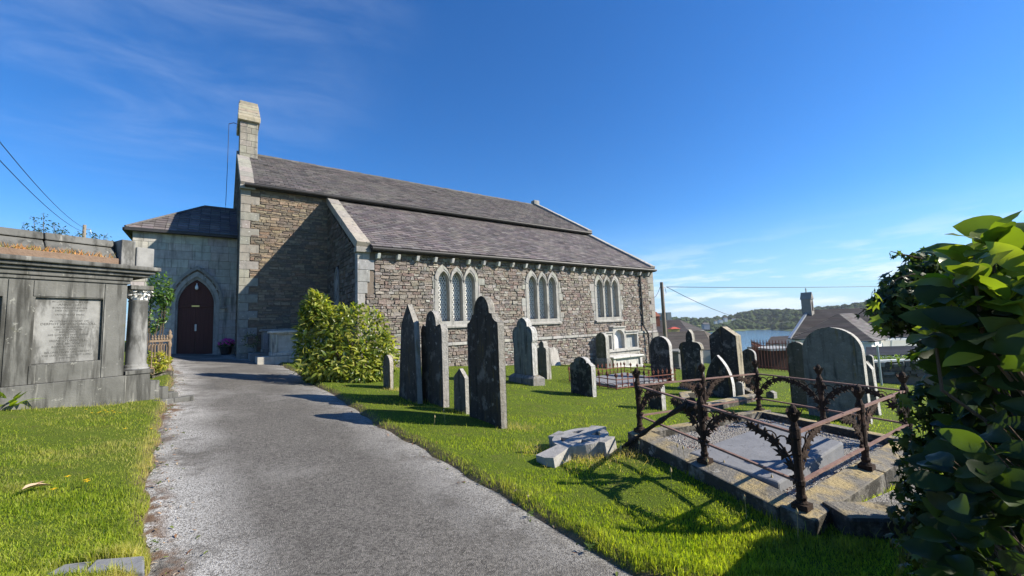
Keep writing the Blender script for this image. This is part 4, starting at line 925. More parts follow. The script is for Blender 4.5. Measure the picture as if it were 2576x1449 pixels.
# iron railing and posts past the mausoleum
def pdepth(u, v, dep): return at_depth(u, v, dep)
gz = lambda p: float(zg(p[0], p[1]))
q0 = pdepth(424, 930, 11.2); q1 = pdepth(372, 930, 10.3)
z0 = gz(q0); r0 = thing('grave_railing', 'pale rusty iron railing with arched bars and turned post by the mausoleum steps', 'railing', (q0[0], q0[1], z0))
d_ = np.array([q1[0]-q0[0], q1[1]-q0[1], 0]); 
mb = MB(); mb.hexa([tuple(np.array(p)) for p in ((-.12, -.12, -.1), (d_[0]+.1, d_[1]-.12, -.1), (d_[0]+.1, d_[1]+.1, -.1), (.1, .12, -.1), (-.12, -.12, .16), (d_[0]+.1, d_[1]-.12, .16), (d_[0]+.1, d_[1]+.1, .16), (.1, .12, .16))]); mb.build('kerb', 'kerb_stone', r0, bevel=.015)
mb = MB(); mb.lathe([(.07, .16), (.07, .22), (.045, .25), (.04, .3), (.036, .8), (.05, .83), (.05, .9), (.038, .93), (.036, 1.02), (.06, 1.06), (.06, 1.12), (.03, 1.16), (.045, 1.2), (.02, 1.25), (.0, 1.28)], 10); mb.build('post', 'pale_iron', r0, smooth=True)
for zz, hh in ((.98, .05), (.3, .03)): mb = MB(); mb.bar((0, 0, zz), tuple(d_+np.array([0, 0, zz])), .03, hh); mb.build('rail', 'pale_iron', r0)
for k in range(1, 7):
    f_ = k/7; p = d_*f_; mb = MB(); mb.tube([p+np.array([0, 0, .16]), p+np.array([0, 0, .8])], .013, 6); mb.lathe([(.012, .3), (.03, .34), (.012, .38)], 8, tuple(p)); mb.lathe([(.012, .55), (.028, .58), (.012, .61)], 8, tuple(p))
    e_ = d_/7; mb.tube([p+np.array([0, 0, .8])+e_*(.5-.5*math.cos(a))+np.array([0, 0, .1*math.sin(a)]) for a in np.linspace(0, math.pi, 7)], .01, 5)
    mb.lathe([(.01, .98), (.03, 1.03), (.012, 1.07), (.022, 1.1), (.0, 1.14)], 8, tuple(p)); mb.build('baluster', 'pale_iron', r0)
# ------------------------------------------------------------------ chest tombs by the church corner
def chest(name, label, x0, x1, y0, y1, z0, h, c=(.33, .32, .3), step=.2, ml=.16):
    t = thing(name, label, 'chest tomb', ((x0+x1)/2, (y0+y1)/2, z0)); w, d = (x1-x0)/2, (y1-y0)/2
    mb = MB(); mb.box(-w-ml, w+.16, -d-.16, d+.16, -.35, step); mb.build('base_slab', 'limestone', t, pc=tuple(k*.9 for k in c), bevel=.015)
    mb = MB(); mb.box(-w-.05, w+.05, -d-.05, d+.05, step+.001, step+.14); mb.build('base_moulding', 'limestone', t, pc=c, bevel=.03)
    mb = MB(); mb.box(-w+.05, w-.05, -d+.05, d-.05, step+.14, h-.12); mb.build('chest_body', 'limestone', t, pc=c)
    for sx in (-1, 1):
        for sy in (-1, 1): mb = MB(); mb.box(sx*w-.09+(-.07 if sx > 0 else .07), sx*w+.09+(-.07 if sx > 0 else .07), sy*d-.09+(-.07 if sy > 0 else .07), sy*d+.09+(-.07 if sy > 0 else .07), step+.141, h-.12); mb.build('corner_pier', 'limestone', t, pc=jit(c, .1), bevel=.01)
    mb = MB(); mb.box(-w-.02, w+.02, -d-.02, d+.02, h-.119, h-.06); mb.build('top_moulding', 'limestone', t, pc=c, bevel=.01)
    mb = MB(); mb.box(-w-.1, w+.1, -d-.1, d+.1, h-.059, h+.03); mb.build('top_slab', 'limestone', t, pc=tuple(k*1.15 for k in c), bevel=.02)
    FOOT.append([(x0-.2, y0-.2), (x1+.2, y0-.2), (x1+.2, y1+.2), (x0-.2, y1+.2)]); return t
# one in the sun beside the bush, one in shade against the wall
chest('chest_tomb', 'sunlit stone chest tomb with moulded slab beside the big bush', 1.78, 3.6, 18.35, 19.15, float(zg(2, 18.6)), 1.24, (.42, .4, .35), .3, .5)
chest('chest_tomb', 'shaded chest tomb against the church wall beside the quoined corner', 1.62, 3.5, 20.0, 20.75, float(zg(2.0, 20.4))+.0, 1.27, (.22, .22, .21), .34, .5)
# flowers and pot
def leafV(L, W, fold=.18, curl=.25, n=4, ex=.8):
    """leaf along +x, normal +z"""
    st = [0]+[i/n for i in range(1, n)]+[1]; V = [(0, 0, 0)]; Fc = []
    for i in range(1, n):
        s_ = i/n; w = W/2*math.sin(math.pi*min(1, s_**ex*1.0))**.75*(1.05-.25*s_); z = -curl*L*s_*s_
        V += [(L*s_, w, z+fold*w), (L*s_, 0, z), (L*s_, -w, z+fold*w)]
    V.append((L, 0, -curl*L)); k = len(V)-1
    Fc += [(0, 2, 1), (0, 3, 2)]
    for i in range(n-2):
        b = 1+3*i; Fc += [(b, b+1, b+4, b+3), (b+1, b+2, b+5, b+4)]
    b = 1+3*(n-2); Fc += [(b, b+1, k), (b+1, b+2, k)]
    return np.array(V), Fc
def place(V, c, d, nrm, s=1.):
    d = np.asarray(d, float); d = d/np.linalg.norm(d); y = np.cross(nrm, d); ln = np.linalg.norm(y)
    if ln < 1e-5: y = np.cross((0.3, .9, .2), d); ln = np.linalg.norm(y)
    y /= ln; z = np.cross(d, y); return np.asarray(c)+s*(V[:, :1]*d+V[:, 1:2]*y+V[:, 2:3]*z)
LEAF_A = [leafV(1, w, f, c) for w, f, c in ((.36, .2, .2), (.42, .25, .3), (.33, .15, .1), (.4, .3, .4))]
LEAF_B = [leafV(1, w, f, c, 6) for w, f, c in ((.46, .22, .15), (.5, .15, .25), (.44, .3, .1), (.48, .1, .35))]
def rnd_unit(): v = rng.normal(size=3); return v/np.linalg.norm(v)
pot = on(568, 886, 1, 23.6); pz = float(zg(pot[0], 23.6))
tp = thing('flower_pot', 'dark pot of magenta flowers beside the church door', 'flower pot', (pot[0], 23.6, pz))
mb = MB(); mb.lathe([(.17, 0), (.2, .05), (.24, .3), (.27, .34), (.27, .38), (.22, .37)], 14); mb.build('pot', 'black_iron', tp, smooth=True)
mb = MB()
for i in range(260):
    d = rnd_unit(); d[2] = abs(d[2])*.8; c = np.array([0, 0, .38])+d*np.array([.38, .34, .28])*rng.uniform(.6, 1); V, Fc = LEAF_A[i % 4]; mb.add(place(V, c, rnd_unit()+d*.5, d, .09), Fc, jit((.05, .09, .025), .3))
mb.build('leaves', 'leaf', tp, kind='stuff')
mb = MB()
for i in range(150):
    d = rnd_unit(); d[2] = abs(d[2]); c = np.array([0.05, 0, .47])+d*np.array([.34, .3, .26]); V, Fc = LEAF_A[i % 4]
    for k in range(3): mb.add(place(V, c, rnd_unit()+d*.2, d, .065), Fc, jit((.62, .06, .4), .25))
mb.build('flowers', 'petal', tp, kind='stuff')
wr = on(628, 866, 1, 20.6); t = thing('grave_wreath', 'small faded wreath of dull leaves on the shaded chest tomb step', 'wreath', (1.22, 20.5, float(zg(1.22, 20.5))+.34))
mb = MB(); mb.box(-.12, .12, -.1, .1, -.002, .14); mb.build('pot_stone', 'limestone', t, pc=(.2, .2, .19), bevel=.02)
mb = MB()
for i in range(160):
    a = rng.uniform(0, 6.28); c = np.array([.24*math.cos(a), -.05+.05*rng.normal(), .48+.24*math.sin(a)])+rng.normal(size=3)*.03; V, Fc = LEAF_A[i % 4]; mb.add(place(V, c, rnd_unit(), rnd_unit(), .1), Fc, jit(random.choice(((.09, .1, .06), (.2, .2, .18), (.06, .08, .04))), .3))
mb.build('leaves', 'leaf', t, kind='stuff')
# ------------------------------------------------------------------ wall monument and chest under the third window
ym = 15.2; X = lambda u, v, y=ym: on(u, v, 1, y)
xa, xb, xc, xd = X(1523, 860)[0], X(1543, 860)[0], X(1574, 860)[0], X(1607, 860)[0]; zg0 = float(zg(xb, ym))
zs = X(1570, 880)[2]; zt = X(1556, 824)[2]; zt2 = X(1530, 838)[2]
mon = thing('wall_monument', 'grey three panelled wall monument with a taller arched centre by the downpipe', 'monument', ((xa+xd)/2, ym, zg0))
def mbx(x0, x1, y0, y1, z0, z1, name, c, mat='limestone', par=None, bevel=.012):
    mb = MB(); mb.box(x0, x1, y0, y1, z0, z1); return mb.build(name, mat, par or mon, world=True, pc=c, bevel=bevel)
mbx(xa-.05, xd+.05, ym-.02, YA-.08, zg0-.4, zs-.06, 'base_wall', (.36, .35, .31)); mbx(xa-.12, xd+.12, ym-.1, YA-.1, zs-.059, zs+.03, 'shelf', (.4, .39, .36))
for x0, x1, zz, nm in ((xa, xb, zt2, 'side'), (xb, xc, zt, 'centre'), (xc, xd, zt2, 'side')):
    mb = MB(); m_ = .1; hole = [(x0+m_, zs+.1), (x1-m_, zs+.1), (x1-m_, zz-.13), (x0+m_, zz-.13)] if nm == 'side' else [(p[0], p[1]) for p in ([(x0+m_, zs+.1), (x1-m_, zs+.1)]+[((x0+x1)/2+(x1-x0-2*m_)/2*math.cos(rad(a)), zz-.12-(x1-x0-2*m_)/2+(x1-x0-2*m_)/2*math.sin(rad(a))) for a in range(0, 181, 20)])]
    pr = .03 if nm == 'centre' else 0
    mb.poly([(x0+.004, zs+.031), (x1-.004, zs+.031), (x1-.004, zz), (x0+.004, zz)], [hole], lambda s, z, d: (s, ym+d, z), .02-pr, .3); pn = mb.build('panel_frame', 'limestone', mon, world=True, pc=(.4, .39, .36))
    mbx(x0+m_*.5, x1-m_*.5, ym+.22, ym+.29, zs+.08, zz-.05, 'tablet', (.6, .6, .59) if nm == 'centre' else (.36, .37, .36), par=pn, bevel=0)
    mbx(x0-.03, x1+.03, ym-.05-pr, ym+.3, zz+.001, zz+.07, 'cap', (.38, .37, .34), par=pn)
mb = MB()
for k in range(6):
    cx_ = xa+.25+(xd-xa-.5)*k/5
    for dx in (-.09, .09): mb.add([(cx_+dx-.07, ym-.024, zs-.3), (cx_+dx, ym-.024, zs-.38), (cx_+dx+.07, ym-.024, zs-.3), (cx_+dx, ym-.024, zs-.22), ], [(0, 1, 2, 3)])
mb.build('diamond_piercing', 'dark_inside', mon, world=True)
ck = chest('chest_tomb', 'pale stone chest tomb with plain panels in front of the wall monument', X(1545, 930, 14.1)[0], X(1616, 925, 14.1)[0], 14.1, 14.95, float(zg(17, 14.5))-.1, X(1580, 895, 14.1)[2]-float(zg(17, 14.5))+.08, (.5, .49, .46), step=.06)
chest('chest_tomb', 'dark low chest tomb standing beyond the church corner', 19.5, 21.2, 12.6, 13.6, float(zg(20, 13)), 1.0, (.16, .16, .15))
# far grave border with pinkish slab at right of the church
mbx2 = on(1745, 905, 2, -1.0)
# ------------------------------------------------------------------ the rusty railed grave in front
QA, QC, QG, QD = (np.array(p) for p in ((4.33, 3.40, .25), (3.70, 1.43, .14), (6.42, 1.32, .15), (6.74, 3.06, .19)))
grave = thing('railed_grave', 'stone kerbed grave with grey ledger slab and gravel in front of the big round headstone', 'grave', (5.3, 2.3, turf(5.3, 2.3)-.1))
def inner(p, k):                                       # move a corner towards the middle
    c = (QA+QC+QG+QD)/4; d = c-p; return p+d/np.linalg.norm(d)*k
cor = [QA, QC, QG, QD]
for i in range(4):
    a, b = cor[i], cor[(i+1) % 4]; d = (b-a); L = np.linalg.norm(d); d = d/L; nrm = np.array([-d[1], d[0], 0]); nrm = nrm if nrm@((QA+QC+QG+QD)/4-a) > 0 else -nrm
    cuts = [0-.11/L, .46 if i == 0 else .52, 1-.12/L]
    for j in range(2):
        p, q = a+d*(cuts[j]*L+.004), a+d*(cuts[j+1]*L-.004); w = .24; o_ = -nrm*.12
        P = [p+o_, q+o_, q+o_+nrm*w, p+o_+nrm*w]; dz = random.uniform(-.012, .012)
        mb = MB(); mb.hexa([(*x[:2], x[2]-.5) for x in P]+[(*x[:2], x[2]+dz+(-.03 if k < 2 else 0)) for k, x in enumerate(P)]); mb.build('kerb', 'kerb_stone', grave, world=True, bevel=.014)
cq = [inner(p, .26) for p in cor]
mb = MB(); mb.hexa([(*p[:2], p[2]-.3) for p in cq]+[(*p[:2], p[2]-.07) for p in cq]); mb.build('gravel_bed', 'gravel', grave, world=True)
lp = [on(1733, 1137, 2, .2), on(1958, 1214, 2, .17), on(2122, 1112, 2, .24), on(1944, 1062, 2, .28)]
mb = MB(); mb.hexa([(*p[:2], .02) for p in lp]+[tuple(p) for p in lp]); mb.build('ledger_slab', 'ledger', grave, world=True, bevel=.02)
# gravel chips as real pieces
mb = MB(); c_ = sum(cq)/4
for i in range(2600):
    s_, t_ = random.random(), random.random(); p = (cq[0]*(1-s_)+cq[1]*s_)*(1-t_)+(cq[3]*(1-s_)+cq[2]*s_)*t_; r_ = random.uniform(.008, .02); z_ = p[2]-.07
    mb.add([(p[0]+r_*math.cos(a), p[1]+r_*math.sin(a), z_) for a in (0, 2.1, 4.2)]+[(p[0]+random.uniform(-.004, .004), p[1], z_+r_*.8)], [(0, 1, 3), (1, 2, 3), (2, 0, 3)], jit(random.choice(((.4, .39, .36), (.25, .24, .22), (.5, .48, .45), (.3, .16, .12))), .3))
mb.build('gravel_chips', 'dead_leaf', grave, world=True, kind='stuff')
FOOT.append([tuple((p+(p-(QA+QC+QG+QD)/4)*.06)[:2]) for p in cor])
rail = thing('grave_railing', 'rusty low iron railing with leafy scroll brackets and cup finials round the kerbed grave', 'railing', (5.3, 2.3, .19))
RO = np.array([5.3, 2.3, .19])
POSTP = [(r*1.05, z) for r, z in [(.045, 0), (.045, .03), (.032, .045), (.038, .07), (.028, .09), (.03, .15), (.036, .16), (.036, .19), (.028, .2), (.026, .3), (.03, .38), (.034, .39), (.03, .41), (.03, .5), (.036, .51), (.036, .58), (.024, .6), (.018, .635), (.03, .65), (.046, .69), (.052, .7), (.03, .702), (.03, .715), (.024, .745), (.0, .77)]]
def post(p):
    mb = MB(); mb.lathe(POSTP, 10, tuple(p-RO)); mb.box(*(p[0]-RO[0]+np.array([-.055, .055])), *(p[1]-RO[1]+np.array([-.055, .055])), p[2]-RO[2]-.02, p[2]-RO[2]+.022)
    for k in range(6):                                 # petals of the cup
        a = k*math.pi/3; c_, s_ = math.cos(a), math.sin(a); b = p-RO+np.array([0, 0, .66]); V = [b+np.array([c_*r-s_*w, s_*r+c_*w, h]) for r, h, w in ((.03, 0, -.016), (.03, 0, .016), (.055, .05, .02), (.055, .05, -.02), (.062, .075, 0))]
        mb.add(V, [(0, 1, 2, 3), (3, 2, 4)])
    return mb.build('post', 'rust', rail, smooth=False)
IVY = [(0, .0), (.25, -.12), (.5, -.42), (.52, -.16), (.95, -.3), (.72, -.05), (1.15, .1), (.72, .16), (.85, .45), (.5, .3), (.3, .55), (.2, .2)]
def star(mb, c, ang, s, ex, ez, nrm, th=.006):
    ca, sa = math.cos(ang), math.sin(ang)
    pts = [((x-.4)*s, y*s) for x, y in IVY]; pts = [(x*ca-y*sa, x*sa+y*ca) for x, y in pts]; n_ = len(pts)
    V = [c+ex*x+ez*y+nrm*(th if k else -th) for k in (0, 1) for x, y in pts]+[c-nrm*th*2.2, c+nrm*th*2.2]
    Fc = [(i, (i+1) % n_, 2*n_) for i in range(n_)]+[(n_+(i+1) % n_, n_+i, 2*n_+1) for i in range(n_)]+[(i, n_+i, n_+(i+1) % n_, (i+1) % n_) for i in range(n_)]
    mb.add(V, Fc)
def bracket(p, d):
    mb = MB(); ex = d; ez = np.array([0, 0, 1.]); nrm = np.cross(ex, ez); o = p-RO
    pt = lambda s, z: o+ex*s+ez*z
    mb.tube([pt(.03+.36*(1-math.cos(a)), .21+.3*math.sin(a)) for a in np.linspace(0, math.pi/2, 9)], .009, 6)
    mb.tube([pt(.1+.075*math.cos(a)*(1-.05*a), .43+.075*math.sin(a)*(1-.05*a)) for a in np.linspace(-2.5, 4.2, 14)], .007, 5)
    mb.tube([pt(.22+.055*math.cos(a), .475+.04*math.sin(a)) for a in np.linspace(-3, 3.2, 10)], .006, 5)
    for s_, z_, a, k in ((.06, .27, 1.0, .075), (.12, .35, .2, .085), (.19, .42, .6, .085), (.27, .47, .1, .08), (.35, .49, .3, .075), (.41, .505, 0., .065), (.06, .47, 2.2, .06), (.045, .19, -1.3, .05)): star(mb, pt(s_, z_), a+random.uniform(-.3, .3), k*1.45, ex, ez, nrm*1.0)
    return mb.build('bracket', 'rust', rail)
posts = []
for i in range(4):
    a, b = cor[i], cor[(i+1) % 4]; f_ = (.52 if i == 0 else .5); m_ = a*(1-f_)+b*f_; posts += [a, m_]
posts = [p+np.array([0, 0, 0.]) for p in posts]
for p in posts: post(p)
for i in range(8):
    a, b = posts[i], posts[(i+1) % 8]; d = b-a; d = d/np.linalg.norm(d)
    for z_, w_ in ((.545, .031), (.175, .027)):
        mb = MB(); mb.bar(a-RO+np.array([0, 0, z_])+d*.025, b-RO+np.array([0, 0, z_])-d*.025, w_, .018); mb.build('rail', 'rust_rail', rail)
    bracket(a, d/np.linalg.norm(d[:2])*np.array([1, 1, 0])); bracket(b, -d/np.linalg.norm(d[:2])*np.array([1, 1, 0]))
# second kerb in front, running into the ivy
k0 = thing('kerb_block', 'rough pale kerb stone running from the rusty corner post into the ivy', 'kerb', (4.2, .95, turf(4.2, .95)-.2))
e0, e1_ = QC+np.array([.13, -.16, -.0]), np.array([4.75, .55, .1])
d = e1_-e0; d /= np.linalg.norm(d); nn_ = np.array([-d[1], d[0], 0])*.15
mb = MB(); mb.hexa([(*(x)[:2], -.6) for x in (e0-nn_, e1_-nn_, e1_+nn_, e0+nn_)]+[tuple(x) for x in (e0-nn_, e1_-nn_, e1_+nn_, e0+nn_)]); mb.build('kerb_stone', 'kerb_stone', k0, world=True, bevel=.03)
# charred timber propped on the railing
s0 = gp(1543, 1143); pA, pB = posts[0], posts[1]; e0 = pB*(1-.2)+pA*.2+np.array([-.03, -.02, .5])
cb = thing('charred_timber', 'charred black timber propped on the rusty railing beside the broken cross', 'timber', tuple(s0))
pts = [s0*(1-t_)+e0*t_+np.array([.012*math.sin(t_*9), .01*math.cos(t_*7), .02*math.sin(t_*3.1)]) for t_ in np.linspace(-.02, 1.02, 14)]
mb = MB(); mb.tube([p-s0 for p in pts], [.022+.008*math.sin(i*2.3)+.006*(i/13) for i in range(14)], 7); mb.build('beam', 'charred', cb)
V = lump(e0-s0+np.array([.05, -.02, .0]), .075, 1.0, .3); mb = MB(); mb.add(V, IF); V = lump(e0-s0+np.array([.07, -.07, -.08]), .05, 1.3, .35); mb.add(V, IF); mb.build('charred_knot', 'charred', cb)
# fallen ring cross
ca, cb2 = gp(1464, 1150), gp(1368, 1190); ang = math.atan2(cb2[1]-ca[1], cb2[0]-ca[0])
cr = thing('fallen_cross', 'broken grey ringed stone cross lying flat on the grass by the kerb', 'cross', (ca[0], ca[1], turf(ca[0], ca[1])+.1), ang, tilt=(rad(4), rad(6)))
R1, R2_, aw_ = .36, .225, .1
def ringpt(r, a): return (r*math.cos(a), r*math.sin(a))
outl_ = []
for k in range(4):                                     # arms at 0 (the shaft), 90, 180, 270 degrees
    a0 = k*math.pi/2; dirx = np.array([math.cos(a0), math.sin(a0)]); per = np.array([-dirx[1], dirx[0]]); ln = .72 if k == 0 else .44; w1 = aw_*(1.35 if k == 0 else 1.15); hh = aw_/R1
    for q in (dirx*R1*math.cos(math.asin(hh))-per*aw_, dirx*ln-per*w1, dirx*(ln+(.03 if k == 0 else 0))+per*(w1*.2), dirx*ln+per*w1, dirx*R1*math.cos(math.asin(hh))+per*aw_): outl_.append(tuple(q))
    for a in np.linspace(a0+math.asin(hh), a0+math.pi/2-math.asin(hh), 7)[1:-1]: outl_.append(ringpt(R1, a))
holes = []
for k in range(4):
    a0 = k*math.pi/2; h2 = math.asin((aw_-.012)/R2_); p_in = .092*1.414; mid = a0+math.pi/4
    holes.append([ringpt(p_in, mid)]+[ringpt(R2_+.03, a) for a in np.linspace(a0+h2, a0+math.pi/2-h2, 6)])
mb = MB(); mb.poly(outl_, holes, lambda s, z, d: (s, z, d), 0.085, -.09); mb.build('cross_stone', 'limestone', cr, bevel=.012, pc=(.33, .32, .3))
mb = MB(); mb.hexa([(.1, -.25, -.2), (.5, -.2, -.2), (.48, .15, -.2), (.12, .2, -.2), (.12, -.22, -.09), (.46, -.18, -.09), (.44, .1, -.09), (.14, .16, -.09)]); mb.build('stone_fragment', 'kerb_stone', cr, bevel=.02)
FOOT.append([tuple(ca[:2]+np.array(q)) for q in ((-.3, -.25), (.15, -.3), (.3, .25), (-.3, .3))])
# ------------------------------------------------------------------ small red railing
rc = [gp(*q) for q in ((1552, 988), (1433, 966), (1572, 945), (1700, 966))]
rr = thing('grave_railing', 'small red rusted railing with spear heads round a flat grave slab', 'railing', tuple((rc[0]+rc[2])/2))
rs = thing('grave_slab', 'flat grey grave slab inside the small red railing', 'slab', tuple((rc[0]+rc[2])/2))
c_ = sum(rc)/4; inn = [p+(c_-p)*.12 for p in rc]
mb = MB(); mb.hexa([(p[0], p[1], turf(p[0], p[1])-.2) for p in inn]+[(p[0], p[1], turf(p[0], p[1])+.09) for p in inn]); mb.build('slab_stone', 'ledger', rs, world=True, bevel=.02)
FOOT.append([tuple((p+(p-c_)*.02)[:2]) for p in rc])
o_ = np.array(rr.location)
for i in range(4):
    a, b = rc[i], rc[(i+1) % 4]; L = np.linalg.norm(b-a); n_ = max(3, int(round(L/.36)))
    for z_ in (.12, .36): mb = MB(); mb.bar(a-o_+np.array([0, 0, z_]), b-o_+np.array([0, 0, z_]), .03, .022); mb.build('rail', 'red_rust', rr)
    for k in range(n_):
        p = a+(b-a)*k/n_-o_; mb = MB(); mb.tube([p+np.array([0, 0, -.05]), p+np.array([0, 0, .47])], .016, 6); mb.lathe([(.016, .47), (.04, .5), (.02, .53), (.0, .6)], 6, tuple(p))
        dd = (b-a)/L
        for sg in (-1, 1): mb.tube([p+np.array([0, 0, .42]), p+dd*sg*.05+np.array([0, 0, .47]), p+dd*sg*.055+np.array([0, 0, .54])], [.012, .014, .004], 5)
        mb.tube([p+dd*.18*(1-math.cos(t_))/1+np.array([0, 0, .14+.1*math.sin(t_)]) for t_ in np.linspace(0, math.pi, 6)], .009, 5)
        mb.build('bar', 'red_rust', rr)
# low kerbed grave under the pointed arch headstone
kc = [gp(*q) for q in ((1740, 1052), (1905, 1012), (1870, 992), (1720, 1010))]; c_ = sum(kc)/4
kg = thing('kerbed_grave', 'low pale kerb of rough stones round the plot of the pointed arch headstone', 'grave', tuple(c_))
for i in range(4):
    a, b = kc[i], kc[(i+1) % 4]; d = b-a; d[2] = 0; d /= np.linalg.norm(d); nrm = np.array([-d[1], d[0], 0])*.11
    mb = MB(); mb.hexa([(*p[:2], turf(p[0], p[1])-.2) for p in (a-nrm+d*.02, b-nrm-d*.02, b+nrm-d*.02, a+nrm+d*.02)]+[(*p[:2], turf(p[0], p[1])+.16) for p in (a-nrm+d*.02, b-nrm-d*.02, b+nrm-d*.02, a+nrm+d*.02)]); mb.build('kerb', 'kerb_stone', kg, world=True, bevel=.03)
FOOT.append([tuple(p[:2]) for p in kc])
# edging slabs at the near corner of the left lawn
for q in (((362, 1475), (362, 1432), (240, 1442), (205, 1480)), ((200, 1480), (232, 1446), (160, 1455), (100, 1490))):
    w_ = [gp(*p) for p in q]; c_ = sum(w_)/4; t = thing('edging_slab', 'grey speckled edging slab at the near end of the left lawn' if q[0][0] == 362 else 'paler edging slab beside the grey speckled one', 'slab', tuple(c_))
    mb = MB(); mb.hexa([(p[0], p[1], zg(p[0], p[1])-.2) for p in w_]+[(p[0], p[1], zg(p[0], p[1])+.085) for p in w_]); mb.build('slab_stone', 'ledger', t, world=True, bevel=.012); FOOT.append([tuple(p[:2]) for p in w_])

# ================================================================== bushes, ivy, background
GREENS = [(.17, .21, .03), (.11, .15, .024), (.26, .28, .05), (.33, .33, .08), (.05, .085, .016)]
def sample_ell(c, r, k=1.0):
    d = rnd_unit(); return np.asarray(c)+d*np.asarray(r)*k, d
def bush(root, ells, n, size, parent_stem_base, pal, leafset, limit, lname='leaf', mat='leaf', inner=.25, up=.35):
    pcs = []; tries = 0
    while len(pcs) < n and tries < n*6:
        tries += 1; c, r = ells[rng.integers(len(ells))]; k = 1-abs(rng.normal())*.16 if rng.random() > inner else rng.uniform(.45, .85); p, d = sample_ell(c, r, k)
        if any((((p-np.asarray(c2))/np.asarray(r2))**2).sum() < .5 for c2, r2 in ells if c2 is not c): continue
        if p[2] < ORG[root.name][2]+.03: continue
        nr = d/np.asarray(r); nr /= np.linalg.norm(nr); ax = nr*.6+rnd_unit()*.9+np.array([0, 0, up-.25]); V, Fc = leafset[rng.integers(len(leafset))]
        pcs.append((place(V, p, ax, nr*.7+np.array([0, 0, .8])+rnd_unit()*.35, rng.uniform(*size)), Fc, jit(random.choice(pal), .3), root))
    emit(pcs, lname, mat, limit, 'foliage')
    mb = MB(); b = np.asarray(parent_stem_base, float)-ORG[root.name]
    for c, r in ells:
        c = np.asarray(c)-ORG[root.name]
        for k in range(3):
            e = c+rnd_unit()*np.asarray(r)*.7; mid = (b+e)/2+rnd_unit()*.12; bb = b+np.array([rng.normal()*.08, rng.normal()*.08, -.05]); mb.tube([bb, mid, e], [.022, .015, .006], 5)
    mb.build('stem', 'bark', root)
bb = gp(868, 968); bd = float((bb-EYE)@CF)
BU = thing('laurel_bush', 'big rounded bush of glossy yellow green leaves beside the path', 'bush', tuple(bb+CF*np.array([1, 1, 0])*.7))
bz = lambda u, v, dd=.75: at_depth(u, v, bd+dd)
pm = FPX/(bd+.75)
bush(BU, [(bz(800, 862, .7), (.62, .62, .95)), (bz(905, 850, .9), (.85, .8, .98)), (bz(868, 905, .55), (1.25, .9, .62)), (bz(945, 895, .8), (.62, .6, .75)), (bz(795, 790, .8), (.38, .4, .62)), (bz(822, 935, .35), (.6, .5, .42)), (bz(850, 840, .6), (.6, .55, .8)), (bz(900, 925, .4), (.9, .6, .45))], 5600, (.14, .24), bb+CF*np.array([1, 1, 0])*.7, GREENS, LEAF_A, 300)
# shrub against the porch, golden plant in the railed plot, far shrub above the mausoleum
def simple_bush(name, label, cat, u, v, dep, rr, n, size, pal, ells=None, ground=None, limit=30):
    c = at_depth(u, v, dep); g = float(zg(c[0], c[1])); root = thing(name, label, cat, (c[0], c[1], g))
    bush(root, ells or [(c, rr)], n, size, (c[0], c[1], g), pal, LEAF_A, limit); return root
c1_, c2_, c3_ = at_depth(402, 720, 13.4), at_depth(388, 790, 13.4), at_depth(415, 745, 13.4)
simple_bush('climbing_shrub', 'bright green shrub growing between the mausoleum and the church porch', 'shrub', 396, 770, 13.4, None, 900, (.1, .16), [(.06, .13, .02), (.09, .16, .03), (.04, .09, .015)], [(c1_, (.32, .3, .5)), (c2_, (.36, .3, .6)), (c3_, (.2, .2, .3))])
simple_bush('golden_plant', 'low golden green plant inside the pale grave railing', 'plant', 385, 912, 10.7, (.36, .3, .26), 420, (.08, .13), [(.3, .3, .04), (.22, .26, .03), (.36, .33, .05)])
tr = at_depth(120, 590, 22.); g_ = float(zg(tr[0], tr[1]))
root = thing('thorn_tree', 'sparse dark green tree showing above the mausoleum roof', 'tree', (tr[0], tr[1], g_))
mb = MB(); mb.tube([(0, 0, -.1), (.05, .05, 2.5), (0, .1, 4.2)], [.16, .11, .06], 8); mb.build('trunk', 'bark', root)
pcs = []; mb = MB()
for u, v, w, h in ((85, 545, 10, 50), (110, 538, 12, 60), (60, 560, 14, 40), (135, 560, 20, 40), (160, 572, 20, 22), (200, 585, 25, 14), (240, 586, 20, 10), (25, 575, 20, 18), (262, 590, 14, 8), (100, 575, 40, 22)):
    tip = at_depth(u, v, 22.)-ORG[root.name]; bs = at_depth(u+rng.normal()*5, v+h+8, 22.)-ORG[root.name]; mb.tube([np.array([0, .1, 4.0]), bs, tip], [.03, .022, .006], 5)
    for k in range(int(26+w*h*.07)):
        f_ = rng.random(); p = bs*(1-f_)+tip*f_+rng.normal(size=3)*np.array([.14, .14, .08])*(1.4-f_)+ORG[root.name]; V, Fc = LEAF_A[k % 4]; pcs.append((place(V, p, rnd_unit(), rnd_unit(), rng.uniform(.09, .16)), Fc, jit((.05, .085, .03), .3), root))
mb.build('branch', 'bark', root); emit(pcs, 'leaf', 'leaf', 60, 'crown')
# strap-leaved plant at the left edge
sp0 = gp(18, 1040); root = thing('strap_leaf_plant', 'clump of long bright green pointed leaves against the mausoleum plinth', 'plant', (sp0[0], sp0[1], turf(sp0[0], sp0[1])-.02))
for i in range(46):
    a = rng.uniform(0, 6.28); V, Fc = leafV(1, .16, .3, rng.uniform(.2, .5), 6); el = rng.uniform(.25, 1.25); d = np.array([math.cos(a)*math.cos(el), math.sin(a)*math.cos(el), math.sin(el)])
    obj('leaf', place(V, sp0+np.array([.08*math.cos(a), .08*math.sin(a), rng.uniform(0, .1)])+np.array([0, 0, .05]), d, np.array([0, 0, 1.]), rng.uniform(.25, .42)), Fc, 'leaf', root, world=True, pc=np.array(jit((.19, .27, .035), .25)))
